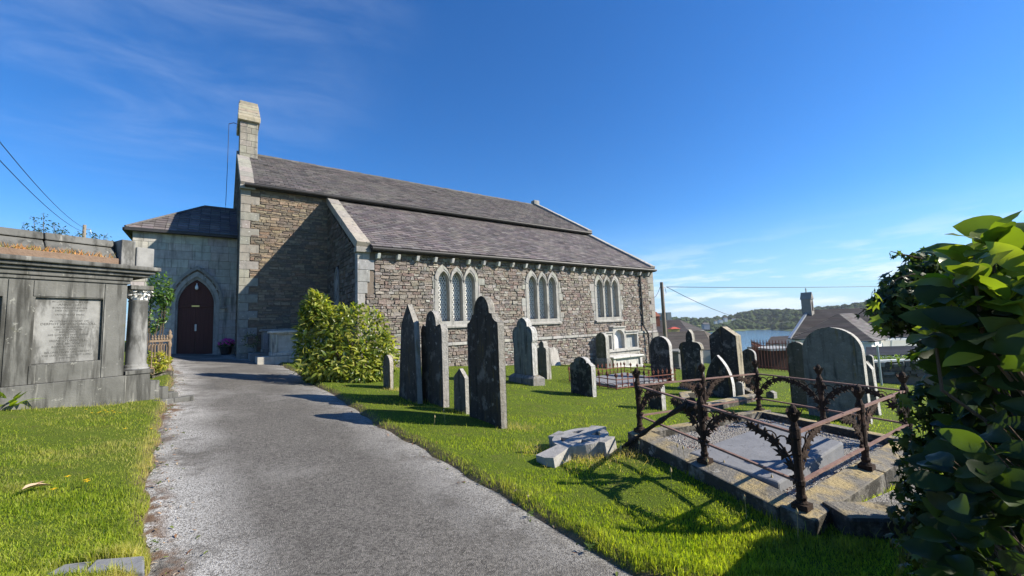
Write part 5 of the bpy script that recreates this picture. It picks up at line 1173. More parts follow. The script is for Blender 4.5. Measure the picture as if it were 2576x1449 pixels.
# ivy-clad pillar on the right
PB = np.array([3.34, .24, 0.]); pg = turf(PB[0], PB[1])-.3; pyaw = -.6237
pil = thing('gate_pillar', 'rough stone pillar smothered in ivy beside the rusty railed grave', 'pillar', (PB[0], PB[1], pg))
cp, sp_ = math.cos(pyaw), math.sin(pyaw); PW, PD, PT = .16, .16, 1.84
def ploc(x, y, z): return np.array([PB[0]+cp*x-sp_*y, PB[1]+sp_*x+cp*y, z])
mb = MB(); mb.hexa([ploc(x, y, pg-.1) for x, y in ((-PW, -PD), (PW, -PD), (PW, PD), (-PW, PD))]+[ploc(x, y, PT) for x, y in ((-PW, -PD), (PW, -PD), (PW, PD), (-PW, PD))]); mb.build('pillar_core', 'mortar', pil, world=True)
PST = []
for fn, s0, s1 in ((lambda s, z, d: tuple(ploc(-PW+d, s, z)), -PD, PD), (lambda s, z, d: tuple(ploc(s, PD-d, z)), -PW, PW), (lambda s, z, d: tuple(ploc(s, -PD+d, z)), -PW, PW)):
    rubble(fn, s0, s1, pg, PT, lambda a, b: [], (.09, .17), (.14, .3), PAL_D+PAL_N, pil, .03, sink=PST)
emit(PST, 'pillar_stone', 'rubble', 120, 'pillar_stone_field')
ivr = thing('ivy', 'dark ivy covering the stone pillar and trailing from its top', 'ivy', (PB[0], PB[1], pg))
def ivyleaf():
    pts = np.array([(x, y, -.12*(x-.5)**2-.25*abs(y)**1.5) for x, y in IVY]); V = np.vstack([pts, [(.45, 0, .03)]]); n_ = len(IVY); return V, [(i, (i+1) % n_, n_) for i in range(n_)]
IVV, IVF = ivyleaf(); pcs = []
IPAL = [(.03, .055, .014), (.045, .075, .018), (.022, .04, .012), (.07, .1, .02)]
def ivy_at(p, nr, s=None, pal=IPAL):
    ax = np.array([0, 0, -1.])*.7+rnd_unit()*.7; pcs.append((place(IVV, p, ax, nr+rnd_unit()*.45, s or rng.uniform(.036, .068)), IVF, jit(random.choice(pal), .3), ivr))
for i in range(2300):
    f_ = rng.random(); z = rng.uniform(pg, PT+.02); off = abs(rng.normal())*.055+.015
    if z > 1.25 and z < 1.8 and rng.random() < .45: continue
    if f_ < .45: s_ = rng.uniform(-PD-.05, PD+.1); ivy_at(ploc(-PW-off, s_, z), np.array([-cp, -sp_, .2]))
    elif f_ < .8: s_ = rng.uniform(-PW-.1, PW); ivy_at(ploc(s_, PD+off, z), np.array([-sp_, cp, .2]))
    else: ivy_at(ploc(rng.uniform(-PW-.1, PW), rng.uniform(-PD, PD+.1), PT+.02+abs(rng.normal())*.04), np.array([0, 0, 1.]))
for u, v, dp, r_, n_ in ((2290, 712, 2.62, .13, 170), (2262, 745, 2.6, .13, 190), (2235, 772, 2.58, .09, 110), (2300, 760, 2.6, .15, 170), (2320, 665, 2.65, .1, 90), (2268, 800, 2.6, .1, 90), (2290, 870, 2.55, .1, 90), (2278, 1010, 2.5, .13, 110), (2262, 1130, 2.45, .14, 130), (2262, 1240, 2.45, .14, 130), (2290, 1330, 2.3, .2, 160), (2330, 1420, 2.2, .25, 200)):
    u += 55 if v > 850 else 0; c = at_depth(u, v, dp*.8)
    for k in range(n_): d = rnd_unit(); ivy_at(c+d*r_*.8*rng.uniform(.5, 1.1), d)
for u, v in ((2208, 745), (2215, 760), (2203, 735), (2212, 800), (2216, 815), (2210, 790), (2290, 878), (2245, 905), (2252, 895), (2268, 1005), (2258, 990), (2276, 1050)):
    ivy_at(at_depth(u, v, 1.96), rnd_unit(), .06, [(.2, .23, .03), (.14, .18, .03)])
mb = MB()
for a, b, c in (((2300, 690), (2262, 700), (2225, 722)), ((2290, 700), (2250, 735), (2222, 752)), ((2230, 790), (2190, 765), (2150, 800)), ((2240, 770), (2200, 782), (2165, 776)), ((2320, 650), (2270, 640), (2240, 632))):
    p = [at_depth(*q, 2.04)-ORG[ivr.name] for q in (a, b, c)]; mb.tube(p, [.006, .004, .0015], 5)
    for k in range(5): ivy_at(p[1]*(1-k/5)+p[2]*k/5+ORG[ivr.name]+rnd_unit()*.015, rnd_unit(), .03)
for k in range(14):
    x = rng.uniform(-PD, PD); mb.tube([ploc(-PW-.03, x+.1*math.sin(z*3+k), z)-ORG[ivr.name] for z in np.linspace(pg, rng.uniform(1.2, 1.9), 8)], .008, 5)
mb.build('stem', 'bark', ivr); emit(pcs, 'leaf', 'leaf_ivy', 300, 'foliage')
# large-leaved laurel close on the right
LEAF_C = [leafV(1, rng.uniform(.5, .72), rng.uniform(.1, .4), rng.uniform(-.05, .5), 8, rng.uniform(.9, 1.15)) for _ in range(14)]
lr = thing('laurel', 'large leaved glossy laurel shrub in front of the ivy pillar', 'shrub', (2.45, -.02, float(zg(2.45, 0))-.02))
lb = np.array([[540, 2440], [600, 2380], [660, 2335], [760, 2325], [860, 2325], [920, 2355], [1080, 2350], [1200, 2345], [1330, 2345], [1460, 2360]], float)
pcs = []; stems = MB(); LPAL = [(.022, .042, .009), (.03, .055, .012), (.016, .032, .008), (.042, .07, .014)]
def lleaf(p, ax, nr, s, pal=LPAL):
    V, Fc = LEAF_C[rng.integers(len(LEAF_C))]; pal = [(.14, .19, .026), (.1, .15, .022), (.17, .21, .03)] if p[2] > 1.62+rng.normal()*.12 else pal; V = V+np.c_[np.zeros((len(V), 2)), rng.normal(size=len(V))*.018]; pcs.append((place(V, p, ax, nr, s), Fc, jit(random.choice(pal), .3), lr))  # lower leaf colour carries the shrub's shade; upper leaves are young and brighter
for i in range(170):
    v = rng.uniform(560, 1500); left = np.interp(v, lb[:, 0], lb[:, 1]); u = left+45+abs(rng.random()**1.2)*(2680-left); dep = rng.uniform(1.25, 1.95)
    if v > 900: dep = rng.uniform(1.2, 2.1)
    p = at_depth(u, v, dep); q = np.array([2.5+rng.normal()*.1, -.1+rng.normal()*.1, max(-.1, p[2]-rng.uniform(.5, 1.0))]); m_ = (p+q)/2+np.array([0, 0, -.05]); stems.tube([x-ORG[lr.name] for x in (q, m_, p)], [.004, .003, .002], 4)
    out = (p-np.array([2.6, -.2, 1.0])); out[2] *= .3; out /= np.linalg.norm(out)
    n_ = rng.integers(5, 8); a0 = rng.uniform(0, 6.28)
    for k in range(n_):
        a = a0+k*2.4; el = rng.uniform(-.25, .6)+(.5 if k > n_-3 else 0); ax = np.array([math.cos(a)*math.cos(el), math.sin(a)*math.cos(el), math.sin(el)])+out*.25
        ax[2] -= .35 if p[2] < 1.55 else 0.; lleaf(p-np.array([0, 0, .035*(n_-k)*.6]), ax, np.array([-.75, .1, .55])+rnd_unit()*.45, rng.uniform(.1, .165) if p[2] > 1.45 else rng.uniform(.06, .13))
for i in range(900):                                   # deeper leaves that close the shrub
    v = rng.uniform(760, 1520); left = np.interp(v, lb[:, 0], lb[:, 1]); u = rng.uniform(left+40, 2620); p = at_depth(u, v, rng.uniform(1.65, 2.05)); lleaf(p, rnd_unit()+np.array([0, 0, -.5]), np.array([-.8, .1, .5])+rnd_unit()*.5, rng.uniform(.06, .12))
for (u_, v_, d_, k_) in ((2493, 622, 1.45, 1.0), (2425, 668, 1.5, .9), (2548, 640, 1.42, 1.0), (2375, 735, 1.5, .9), (2455, 720, 1.35, .95), (2350, 835, 1.45, .9), (2530, 760, 1.3, .95)):
    tp_ = at_depth(u_, v_, d_); stems.tube([x-ORG[lr.name] for x in (np.array([2.45, 0, .9]), tp_+np.array([0, 0, -.2]), tp_)], [.007, .006, .005], 5); a0 = rng.uniform(0, 6.28)
    for j, (el, s_) in enumerate(((.75, .14), (1.1, .15), (.85, .15), (.9, .12), (.25, .13), (.1, .13), (-.1, .12))):
        a = a0+j*2.3 if u_ != 2493 else (3.6, 5.2, .3, 1.9, 2.8, 4.5, .9)[j]
        lleaf(tp_-np.array([0, 0, .02*max(0, j-3)]), np.array([math.cos(a)*math.cos(el), math.sin(a)*math.cos(el), math.sin(el)]), np.array([-math.cos(a)*.8-.3, -math.sin(a)*.8, .8]), s_*k_, [(.13, .18, .026)])
stems.build('stem', 'bark', lr); emit(pcs, 'leaf', 'leaf_broad', 300, 'foliage', smooth=True)

# low wall added out of sight behind the pillar to shade the verge
WA, WB_ = np.array([3.5, .3]), np.array([4.55, .36]); wz = turf(4., .33)-.25
lw = thing('shade_wall', 'added low rough wall hidden behind the laurel to shade the verge', 'wall', (4.02, .33, wz)); WST2 = []
mb = MB(); mb.hexa([(*WA-np.array([0, .14]), wz), (*WB_-np.array([0, .14]), wz), (*WB_+np.array([0, .14]), wz), (*WA+np.array([0, .14]), wz), (*WA-np.array([0, .14]), .95), (*WB_-np.array([0, .14]), .95), (*WB_+np.array([0, .14]), .95), (*WA+np.array([0, .14]), .95)]); mb.build('wall_core', 'mortar', lw, world=True)
rubble(lambda s, z, dd: (WA[0]+s, WA[1]+.14+s*.057-dd, z), 0, 1.05, wz, 1.0, lambda a, b: [], (.09, .17), (.14, .3), PAL_D, lw, .04, sink=WST2); emit(WST2, 'wall_stone', 'rubble', 60)
# ------------------------------------------------------------------ poles and wires
def sag(a, b, s, n=14): return [np.array(a)*(1-t)+np.array(b)*t-np.array([0, 0, s*4*t*(1-t)]) for t in np.linspace(0, 1, n)]
def pole(name, label, u, vt, dep, dep_drop, r=.12):
    T_ = at_depth(u, vt, dep); b = float(zg(T_[0], T_[1])); t = thing(name, label, 'pole', (T_[0], T_[1], b)); mb = MB(); mb.tube([(0, 0, -.3), (.0, 0, (T_[2]-b)/2), (-.0, 0, T_[2]-b)], [r*1.25, r*1.1, r], 10); mb.build('shaft', 'pole_wood', t)
    mb = MB(); mb.box(-.05, .45, -.05, .05, T_[2]-b-.42, T_[2]-b-.34); mb.tube([(.4, 0, T_[2]-b-.38), (.5, 0, T_[2]-b-.8), (.25, 0, T_[2]-b-1.0)], .02, 5); mb.build('bracket', 'galvanised', t); return T_
T1 = pole('utility_pole', 'weathered wooden utility pole standing beyond the church end', 1664, 710, 31, 0)
T2 = pole('utility_pole', 'wooden utility pole top showing above the mausoleum', 213, 566, 40, 0, .13)
def wire(label, a, b, s, r=.012):
    p = sag(a, b, s); t = tag(obj('overhead_wire', np.zeros((0, 3)), [], 'cable'), label, 'wire'); bpy.data.objects.remove(t)
    mb = MB(); mb.tube([q-p[0] for q in p], r, 5); o = mb.build('overhead_wire', 'cable'); o.location = p[0]; return tag(o, label, 'wire')
tA = T1+CR*.35+np.array([0, 0, -.35])
wire('overhead wire running level from the pole beyond the church across the sky', tA, at_depth(2560, 708, 42), .25, .022)
wire('slack wire sloping down from the pole towards the houses by the water', tA, at_depth(1985, 808, 60), 1.2, .022)
wire('short wire from the pole down to the church corner', T1-CR*.15+np.array([0, 0, -.4]), np.array([XE+.05, YA+.6, 3.3]), .5, .018)
wire('upper overhead wire dropping to the pole above the mausoleum', T2-np.array([0, 0, .3]), at_depth(-260, 20, 9), .7, .016)
wire('lower overhead wire dropping to the pole above the mausoleum', T2-np.array([0, 0, .7]), at_depth(-260, 110, 9), .7, .016)
# ------------------------------------------------------------------ houses, chapel, fence below the graveyard
def px(u, v, d): return at_depth(u, v, d)
def tiled(mb, q, n, c, th=.05, joints=0):
    """q: lower-left, lower-right, upper-right, upper-left; overlapping courses"""
    a, b, c2, d = (np.asarray(x, float) for x in q); nr = np.cross(b-a, d-a); nr /= np.linalg.norm(nr)
    if nr@(EYE-a) < 0 and nr[2] < 0: nr = -nr
    for i in range(n):
        t0, t1 = i/n, min(1, (i+1.15)/n); P = [a+(d-a)*t0, b+(c2-b)*t0, b+(c2-b)*t1, a+(d-a)*t1]
        k = max(1, joints)
        for j in range(k):
            f0, f1 = j/k+.002, (j+1)/k-.002; q_ = [P[0]*(1-f0)+P[1]*f0, P[0]*(1-f1)+P[1]*f1, P[3]*(1-f1)+P[2]*f1, P[3]*(1-f0)+P[2]*f0]
            mb.hexa([x-nr*.02 for x in q_]+[q_[0]+nr*th, q_[1]+nr*th, q_[2]+nr*th*.2, q_[3]+nr*th*.2], jit(c, .16))
def house(name, label, roofs, walls, wallmat, c, drop=3.0, chim=()):
    allp = np.array([p for q, n in roofs for p in q]); lo = allp.min(0); mid = allp.mean(0); z0 = lo[2]-drop
    t = thing(name, label, 'house', (mid[0], mid[1], z0))
    for q, n in roofs: mb = MB(); tiled(mb, q, n, c, .05, 1); mb.build('roof', 'roof_tile', t, world=True, kind=None)
    mb = MB()
    for a, b in walls:
        a = np.array(a); b = np.array(b); mb.add([(*a[:2], z0-1), (*b[:2], z0-1), b-np.array([0, 0, .05]), a-np.array([0, 0, .05]), *[tuple(np.array(x)+CF*np.array([1, 1, 0])*.3) for x in ((*a[:2], z0-1), (*b[:2], z0-1), b-np.array([0, 0, .05]), a-np.array([0, 0, .05]))]], [(0, 1, 2, 3), (7, 6, 5, 4), (0, 4, 5, 1), (1, 5, 6, 2), (2, 6, 7, 3), (3, 7, 4, 0)])
    mb.build('wall', wallmat, t, world=True)
    return t
def cbox(t, name, u0, u1, v0, v1, dep, th, mat, par=None, pc=None):
    a, b = px(u0, v1, dep), px(u1, v1, dep); z1 = px((u0+u1)/2, v0, dep)[2]; z0 = px((u0+u1)/2, v1, dep)[2]; f_ = CF*np.array([1, 1, 0])*th; mb = MB()
    P = [a, b, b+f_, a+f_]; mb.hexa([(*p[:2], z0) for p in P]+[(*p[:2], z1) for p in P]); return mb.build(name, mat, t, world=True, pc=pc)
R0, R1, E0, E1, E2 = px(1600, 808, 58), px(1708, 804, 58), px(1595, 838, 53), px(1731, 834, 53), px(1771, 830, 60)
h = house('house', 'house with a hipped dark slate roof behind the utility pole', [((E0, E1, R1, R0), 16), ((E1, E2, R1, R1), 14)], [(E0, E1), (E1, E2)], 'render_grey', (.075, .068, .066))
h = house('house', 'house with a brown tiled roof just beyond the graveyard wall', [((px(1600, 884, 36), px(1798, 881, 36), px(1770, 832, 43), px(1600, 839, 43)), 22), ((px(1798, 881, 36), px(1812, 852, 44), px(1770, 832, 43), px(1770, 832, 43)), 16)], [(px(1600, 884, 36), px(1798, 881, 36)), (px(1798, 881, 36), px(1812, 852, 44))], 'render_grey', (.11, .095, .078), 2.5)
def chimney(label, u0, u1, v0, v1, dep, mat, capmat, th=.8):
    a = px((u0+u1)/2, v1, dep); t = thing('chimney', label, 'chimney', tuple(a)); cbox(t, 'stack', u0, u1, v0+(v1-v0)*.35, v1+3, dep, th, mat); 
    z0, z1 = px(u0, v0+(v1-v0)*.35, dep)[2], px(u0, v0, dep)[2]; c = (px(u0, v1, dep)+px(u1, v1, dep))/2+CF*np.array([1, 1, 0])*th/2; w = (u1-u0)/FPX*dep*.5
    mb = MB(); P = [c+CR*i*(w+.12)+CF*j*(th/2+.12) for i, j in ((-1, -1), (1, -1), (1, 1), (-1, 1))]; Q_ = [c+CR*i*w*.3+CF*j*th*.15 for i, j in ((-1, -1), (1, -1), (1, 1), (-1, 1))]; mb.hexa([(*p[:2], z0) for p in P]+[(*p[:2], z1) for p in Q_]); mb.build('cap', capmat, t, world=True)
chimney('yellow chimney with a red cap between the two house roofs', 1689, 1710, 823, 836, 47, 'paint_yellow', 'paint_red', 1.0)
chimney('brick chimney sprouting weeds just past the church corner', 1647, 1661, 784, 818, 50, 'brick', 'brick', 1.2)
t = thing('flat_block', 'grey flat topped building on the skyline behind the utility pole', 'building', tuple(px(1678, 806, 110)-np.array([0, 0, 6])))
cbox(t, 'wall', 1662, 1682, 787, 850, 110, 5, 'render_grey'); cbox(t, 'tower', 1682, 1693, 785.5, 850, 108, 5, 'render_grey')
for u, v, w_, hh, d_ in ((1812, 806, 9, 7, 640), (1800, 809, 6, 6, 600), (1825, 801, 7, 8, 640), (1775, 817, 14, 11, 505), (1846, 803, 7, 5, 640)):
    a = px(u, v+hh/2, d_); t = thing('house', {1812: 'small pale house with a pitched roof on the far shore among trees', 1800: 'tiny white cottage beside the pitched houses on the far shore', 1825: 'pale rounded building at the foot of the far wooded hill', 1775: 'grey two storey house by the far waterside trees', 1846: 'low white house under the far wooded hill'}[u], 'house', tuple(a), 0)
    w2 = w_/FPX*d_/2; h2 = hh/FPX*d_; dd = CF*np.array([1, 1, 0]); f_ = lambda i, j, z: a+CR*i*w2+dd*j*w2+np.array([0, 0, z])-a
    mb = MB(); mb.hexa([f_(-1, -1, -3), f_(1, -1, -3), f_(1, 1, -3), f_(-1, 1, -3), f_(-1, -1, h2*.6), f_(1, -1, h2*.6), f_(1, 1, h2*.6), f_(-1, 1, h2*.6)]); mb.build('wall', 'render_white' if u != 1775 else 'render_grey', t)
    mb = MB(); mb.add([f_(-1.1, -1.1, h2*.6), f_(1.1, -1.1, h2*.6), f_(1.1, 1.1, h2*.6), f_(-1.1, 1.1, h2*.6), f_(-1.1, 0, h2), f_(1.1, 0, h2)], [(0, 1, 5, 4), (2, 3, 4, 5), (0, 4, 3), (1, 2, 5)]); mb.build('roof', 'roof_tile', t, pc=(.1, .095, .09))
# chapel
ch_lo = px(2100, 860, 31); ch = thing('chapel', 'low white chapel with dark slate roof and small stone bellcote by the water', 'chapel', (ch_lo[0], ch_lo[1], ch_lo[2]-3.0))
RL, RRr = px(2036, 780, 36), px(2420, 766, 36); EL, ER = px(1986, 855, 32), px(2420, 846, 32)
mb = MB(); tiled(mb, (EL, ER, RRr, RL), 26, (.075, .07, .072), .07, 1); mb.build('main_roof', 'roof_tile', ch, world=True, kind='stuff')
mb = MB(); B0 = RL+(RL-EL)*np.array([1, 1, -1]); B1 = RRr+(RRr-ER)*np.array([1, 1, -1]); mb.add([RL, RRr, B1, B0], [(0, 1, 2, 3)]); mb.add([EL, RL, B0], [(0, 1, 2)]); mb.build('rear_roof', 'roof_tile', ch, world=True, pc=(.06, .055, .055))
mb = MB(); mb.bar(EL+np.array([0, 0, .1]), RL+np.array([0, 0, .1]), .18, .12); mb.build('verge', 'galvanised', ch, world=True)
FL, FR, AP, RB, BR_ = px(1992, 853, 30.2), px(2201, 860, 28.8), px(2108, 790, 33.0), px(2147, 788, 35.5), px(2234, 853, 31.0)
mb = MB(); tiled(mb, (FL, FR, AP+CR*.05, AP), 22, (.07, .065, .067), .07, 1); mb.build('wing_roof', 'roof_tile', ch, world=True, kind='stuff')
mb = MB(); tiled(mb, (FR, BR_, RB, AP), 22, (.17, .16, .155), .07, 4); mb.build('wing_roof', 'roof_tile', ch, world=True, kind='stuff')  # sunlit slope: the sunlight is put into a paler tile colour
mb = MB()
for a, b in ((FL+CF*.3, FR+CF*.3), (FR+CF*.3, BR_+CF*.5), (BR_+CF*.6, ER+CF*.5)):
    a = a+np.array([0, 0, -.08]); b = b+np.array([0, 0, -.08]); k = CF*np.array([1, 1, 0])*.3; mb.hexa([(*x[:2], ch_lo[2]-3) for x in (a, b, b+k, a+k)]+[tuple(x) for x in (a, b, b+k, a+k)])
mb.build('wall', 'render_white', ch, world=True)
mb = MB(); mb.bar(BR_+CF*.3+np.array([0, 0, -.12]), ER+CF*.2+np.array([0, 0, -.12]), .14, .14); mb.tube([BR_+CF*.2+CR*.4+np.array([0, 0, -.1]), BR_+CF*.3+CR*.4+np.array([0, 0, -.6]), BR_+CF*.5-CR*.1+np.array([0, 0, -1.1]), BR_+CF*.5-CR*.1+np.array([0, 0, -2.6])], .07, 6); mb.build('gutter', 'render_white', ch, world=True)
mb = MB(); bo = px(2033, 786, 35.5); w_, d_2 = .27, .36; ax1, ax2 = CR*np.array([1, 1, 0]), CF*np.array([1, 1, 0]); z1, z2, z3 = px(2033, 786, 35.5)[2]-1.0, px(2033, 753, 35.5)[2], px(2033, 735, 35.5)[2]
rot = rad(35); a1 = ax1*math.cos(rot)+ax2*math.sin(rot); a2 = -ax1*math.sin(rot)+ax2*math.cos(rot)
cn = [bo+a1*i*w_+a2*j*d_2 for i, j in ((-1, -1), (1, -1), (1, 1), (-1, 1))]
mb.hexa([(*p[:2], z1) for p in cn]+[(*p[:2], z2) for p in cn]); bl_ = mb.build('bellcote', 'far_stone', ch, world=True)
mb = MB(); e_ = [bo+a1*i*w_*1.15+a2*j*d_2*1.15 for i, j in ((-1, -1), (1, -1), (1, 1), (-1, 1))]; rg = [bo+a2*j*d_2*1.15 for j in (-1, 1)]
mb.add([(*e_[0][:2], z2), (*e_[1][:2], z2), (*e_[2][:2], z2), (*e_[3][:2], z2), (*rg[0][:2], z3), (*rg[1][:2], z3)], [(0, 1, 4), (1, 2, 5, 4), (2, 3, 5), (3, 0, 4, 5), (3, 2, 1, 0)]); mb.build('cap', 'far_stone', bl_, world=True)
mb = MB(); op = lancet(0, .26, 0, .6, 1.0, 5); c0_ = bo+a1*0-a2*(d_2+.01); mb.poly(op, [], lambda s, z, d: tuple(c0_+a1*s-a2*d+np.array([0, 0, z2-c0_[2]-1.0+z])), .004, -.02); mb.build('bell_opening', 'dark_inside', bl_, world=True)
mb = MB(); mb.bar((*bo[:2], z3-.05), (*bo[:2], z3+.36), .06); mb.bar(tuple(np.array([*bo[:2], z3+.22])-a1*.12), tuple(np.array([*bo[:2], z3+.22])+a1*.12), .05); mb.build('cross', 'far_stone', bl_, world=True)
# lean-to and low roofs
t = house('lean_to', 'low lean-to with a dark ribbed roof in front of the chapel', [((px(2178, 896, 25), px(2360, 891, 25), px(2360, 868, 28), px(2178, 873, 28)), 9)], [(px(2178, 896, 25), px(2360, 891, 25))], 'render_white', (.05, .056, .066), 1.2)
house('house', 'low dark roofed house between the red fence and the water', [((px(1925, 868, 46), px(2010, 862, 46), px(2000, 844, 54), px(1940, 847, 54)), 10)], [(px(1925, 868, 46), px(2010, 862, 46))], 'render_grey', (.09, .075, .068), 2.0)
sh0 = gp(1945, 944); dsh = float((sh0-EYE)@CF)+4.0
t = thing('shed', 'dark red brown shed with a pale flat top behind the iron fence', 'shed', tuple(px(1968, 940, dsh+.8)))
cbox(t, 'wall', 1942, 2010, 882, 948, dsh, 2.0, 'shed_dark'); cbox(t, 'roof', 1936, 2014, 876, 881.5, dsh-.15, 2.4, 'render_grey')
# iron fence
def fence(label, A, B, H, step, mat='red_rust'):
    A = np.array([A[0], A[1], turf(A[0], A[1])]); B = np.array([B[0], B[1], turf(B[0], B[1])]); t = thing('iron_fence', label, 'fence', tuple((A+B)/2)); o = (A+B)/2; L = np.linalg.norm(B-A); n_ = int(L/step)
    for z_ in (.18, H-.22): mb = MB(); mb.bar(A-o+np.array([0, 0, z_]), B-o+np.array([0, 0, z_]), .04, .03); mb.build('rail', mat, t)
    mb = MB(); mb.tube([(0, 0, -.1), (0, 0, H-.08), (0, 0, H)], [.022, .022, .003], 6); V, Fc = mb.out(); me = make_mesh('bar', V, Fc, mat)
    for k in range(n_+1):
        b = bpy.data.objects.new('bar', me); COL.objects.link(b); b.parent = t; b.location = A+(B-A)*k/n_-o
F1, F2 = np.array([25.9, 9.55, 0]), np.array([26.2, 12.0, 0])
fence('tall red rusted iron fence of close vertical bars before the dark shed', F1, F2, 1.75, .17); fence('red rusted iron fence receding down towards the water', F2, np.array([36., 14.6, 0]), 1.7, .26)
fence('low red rail fence between the round topped and finialed headstones', gp(1690, 905), gp(1730, 900), .9, .25)
# low rough wall, sign post, pale strip on the right
w0, w1 = at_depth(2178, 946, 18.5), at_depth(2370, 940, 17.5); wt_ = thing('rough_wall', 'low rough wall of dark rubble stones beyond the large round headstone', 'wall', tuple((w0+w1)/2)); d = w1-w0; L = np.linalg.norm(d[:2]); d /= L; nr = np.array([d[1], -d[0], 0]); nr = nr if nr@(EYE-w0) > 0 else -nr; zb = w0[2]
mb = MB(); mb.hexa([tuple(p) for p in [(*(w0-nr*.4)[:2], zb-.3), (*(w1-nr*.4)[:2], zb-.5), (*w1[:2], zb-.5), (*w0[:2], zb-.3), (*(w0-nr*.4)[:2], zb+.5), (*(w1-nr*.4)[:2], zb+.5), (*w1[:2], zb+.48), (*w0[:2], zb+.48)]]); mb.build('wall_core', 'mortar', wt_, world=True)
WST = []; rubble(lambda s, z, dd: tuple(w0+d*s-nr*(dd-.0)+np.array([0, 0, z-w0[2]])), 0, L, zb-.1, zb+.6, lambda a, b: [], (.12, .24), (.2, .45), PAL_D+[(.3, .28, .25)], wt_, .08, .04, sink=WST); emit(WST, 'wall_stone', 'rubble', 120)
t = thing('pale_wall', 'low white wall with a hedge strip above the rough stone wall', 'wall', tuple(px(2260, 920, 22))); cbox(t, 'wall', 2190, 2390, 904, 930, 22, .3, 'render_white')
hp = px(2260, 905, 23.5); mb = MB(); hd = thing('hedge', 'strip of clipped bright green hedge between the white wall and the lean-to', 'hedge', tuple(hp-np.array([0, 0, 1.])))
pcs = []
for i in range(900):
    u = rng.uniform(2185, 2390); p = px(u, 899-(u-2260)*.03+rng.uniform(-4, 9), rng.uniform(23.2, 24.4)); V, Fc = LEAF_A[i % 4]; pcs.append((place(V, p, rnd_unit(), np.array([0, 0, 1.])+rnd_unit()*.7, .16), Fc, jit((.1, .16, .025), .3), hd))
emit(pcs, 'leaf', 'leaf', 40, 'foliage')
sp1 = px(2213, 925, 17); t = thing('sign_post', 'slim galvanised post standing by the rough stone wall', 'post', (sp1[0], sp1[1], float(zg(sp1[0], sp1[1])))); zt_ = px(2210, 868, 17)[2]-float(zg(sp1[0], sp1[1])); mb = MB(); mb.tube([(0, 0, -.2), (0, 0, zt_)], .04, 8); mb.build('tube', 'galvanised', t); mb = MB(); mb.box(-.3, .22, -.02, .02, zt_-.02, zt_+.12); mb.build('plate', 'render_white', t)

# loose grit and twigs between the railed kerb and the ivy
gq = [(3.86, 1.27), (6.4, 1.18), (6.0, .55), (4.8, .62)]; FOOT.append(gq)
gpz = [(x, y, turf(x, y)+.1) for x, y in gq]; mb = MB(); mb.hexa([(x, y, z-.5) for x, y, z in gpz]+gpz); go2 = mb.build('grit', 'gravel', kind='stuff'); go2['label'] = 'loose grit between the railed grave and the ivy'
# ------------------------------------------------------------------ grass: real blades
def gp_many(U, Vv):
    D = CF+CR*((U-CX)/FPX)[:, None]-CU*((Vv-CY)/FPX)[:, None]; lo = np.full(len(U), .5); hi = np.full(len(U), 60.)
    for _ in range(40):
        m = .5*(lo+hi); P = EYE+D*m[:, None]; ab = P[:, 2] > zg(P[:, 0], P[:, 1])+.05; lo = np.where(ab, m, lo); hi = np.where(ab, hi, m)
    return EYE+D*lo[:, None], lo
def fast_mesh(name, V, T, col, mat):
    me = bpy.data.meshes.new(name); me.vertices.add(len(V)); me.vertices.foreach_set('co', V.astype(np.float32).ravel()); me.loops.add(len(T)*3); me.loops.foreach_set('vertex_index', T.astype(np.int32).ravel()); me.polygons.add(len(T)); me.polygons.foreach_set('loop_start', np.arange(0, len(T)*3, 3, dtype=np.int32)); me.polygons.foreach_set('loop_total', np.full(len(T), 3, np.int32))
    me.update(calc_edges=True); a = me.attributes.new('pc', 'FLOAT_COLOR', 'POINT'); a.data.foreach_set('color', np.c_[col, np.ones(len(col))].astype(np.float32).ravel()); me.materials.append(MT[mat]); o = bpy.data.objects.new(name, me); COL.objects.link(o); return o
def blades(P, H, Wd, col, bend=.5):
    n_ = len(P); a = rng.uniform(0, 2*np.pi, n_); sd_ = np.c_[np.cos(a), np.sin(a), np.zeros(n_)]; b = rng.uniform(0, 2*np.pi, n_); ln = np.c_[np.cos(b), np.sin(b), np.zeros(n_)]*(H*bend*rng.uniform(.1, 1.2, n_))[:, None]
    up = np.c_[np.zeros(n_), np.zeros(n_), H]; w = sd_*Wd[:, None]/2
    V = np.stack([P-w, P+w, P+up*.55+ln*.3-w*.75, P+up*.55+ln*.3+w*.75, P+up*(1-.35*np.minimum(1, np.linalg.norm(ln, axis=1)/H))[:, None]+ln], 1).reshape(-1, 3)
    i = np.arange(n_)[:, None]*5; T = np.concatenate([i+np.array([[0, 1, 3]]), i+np.array([[0, 3, 2]]), i+np.array([[2, 3, 4]])]); return V, T, np.repeat(col, 5, 0)
NB = 330000
U = rng.uniform(-120, 2700, NB); Vv = 868+(1530-868)*rng.random(NB)**.9; P, dist = gp_many(U, Vv); ok = (dist < 45) & (P[:, 0] < 26) & (P[:, 1] < 24.5)
P, dist = P[ok], dist[ok]; sdp = np.full(len(P), 9.); nm = (P[:, 0] > -5) & (P[:, 0] < 7); sdp[nm] = sgn_path(P[nm][:, :2]); ok = sdp > .01+.05*np.abs(wob(P[:, 0], P[:, 1], 5.))
fd = np.full(len(P), 9.)
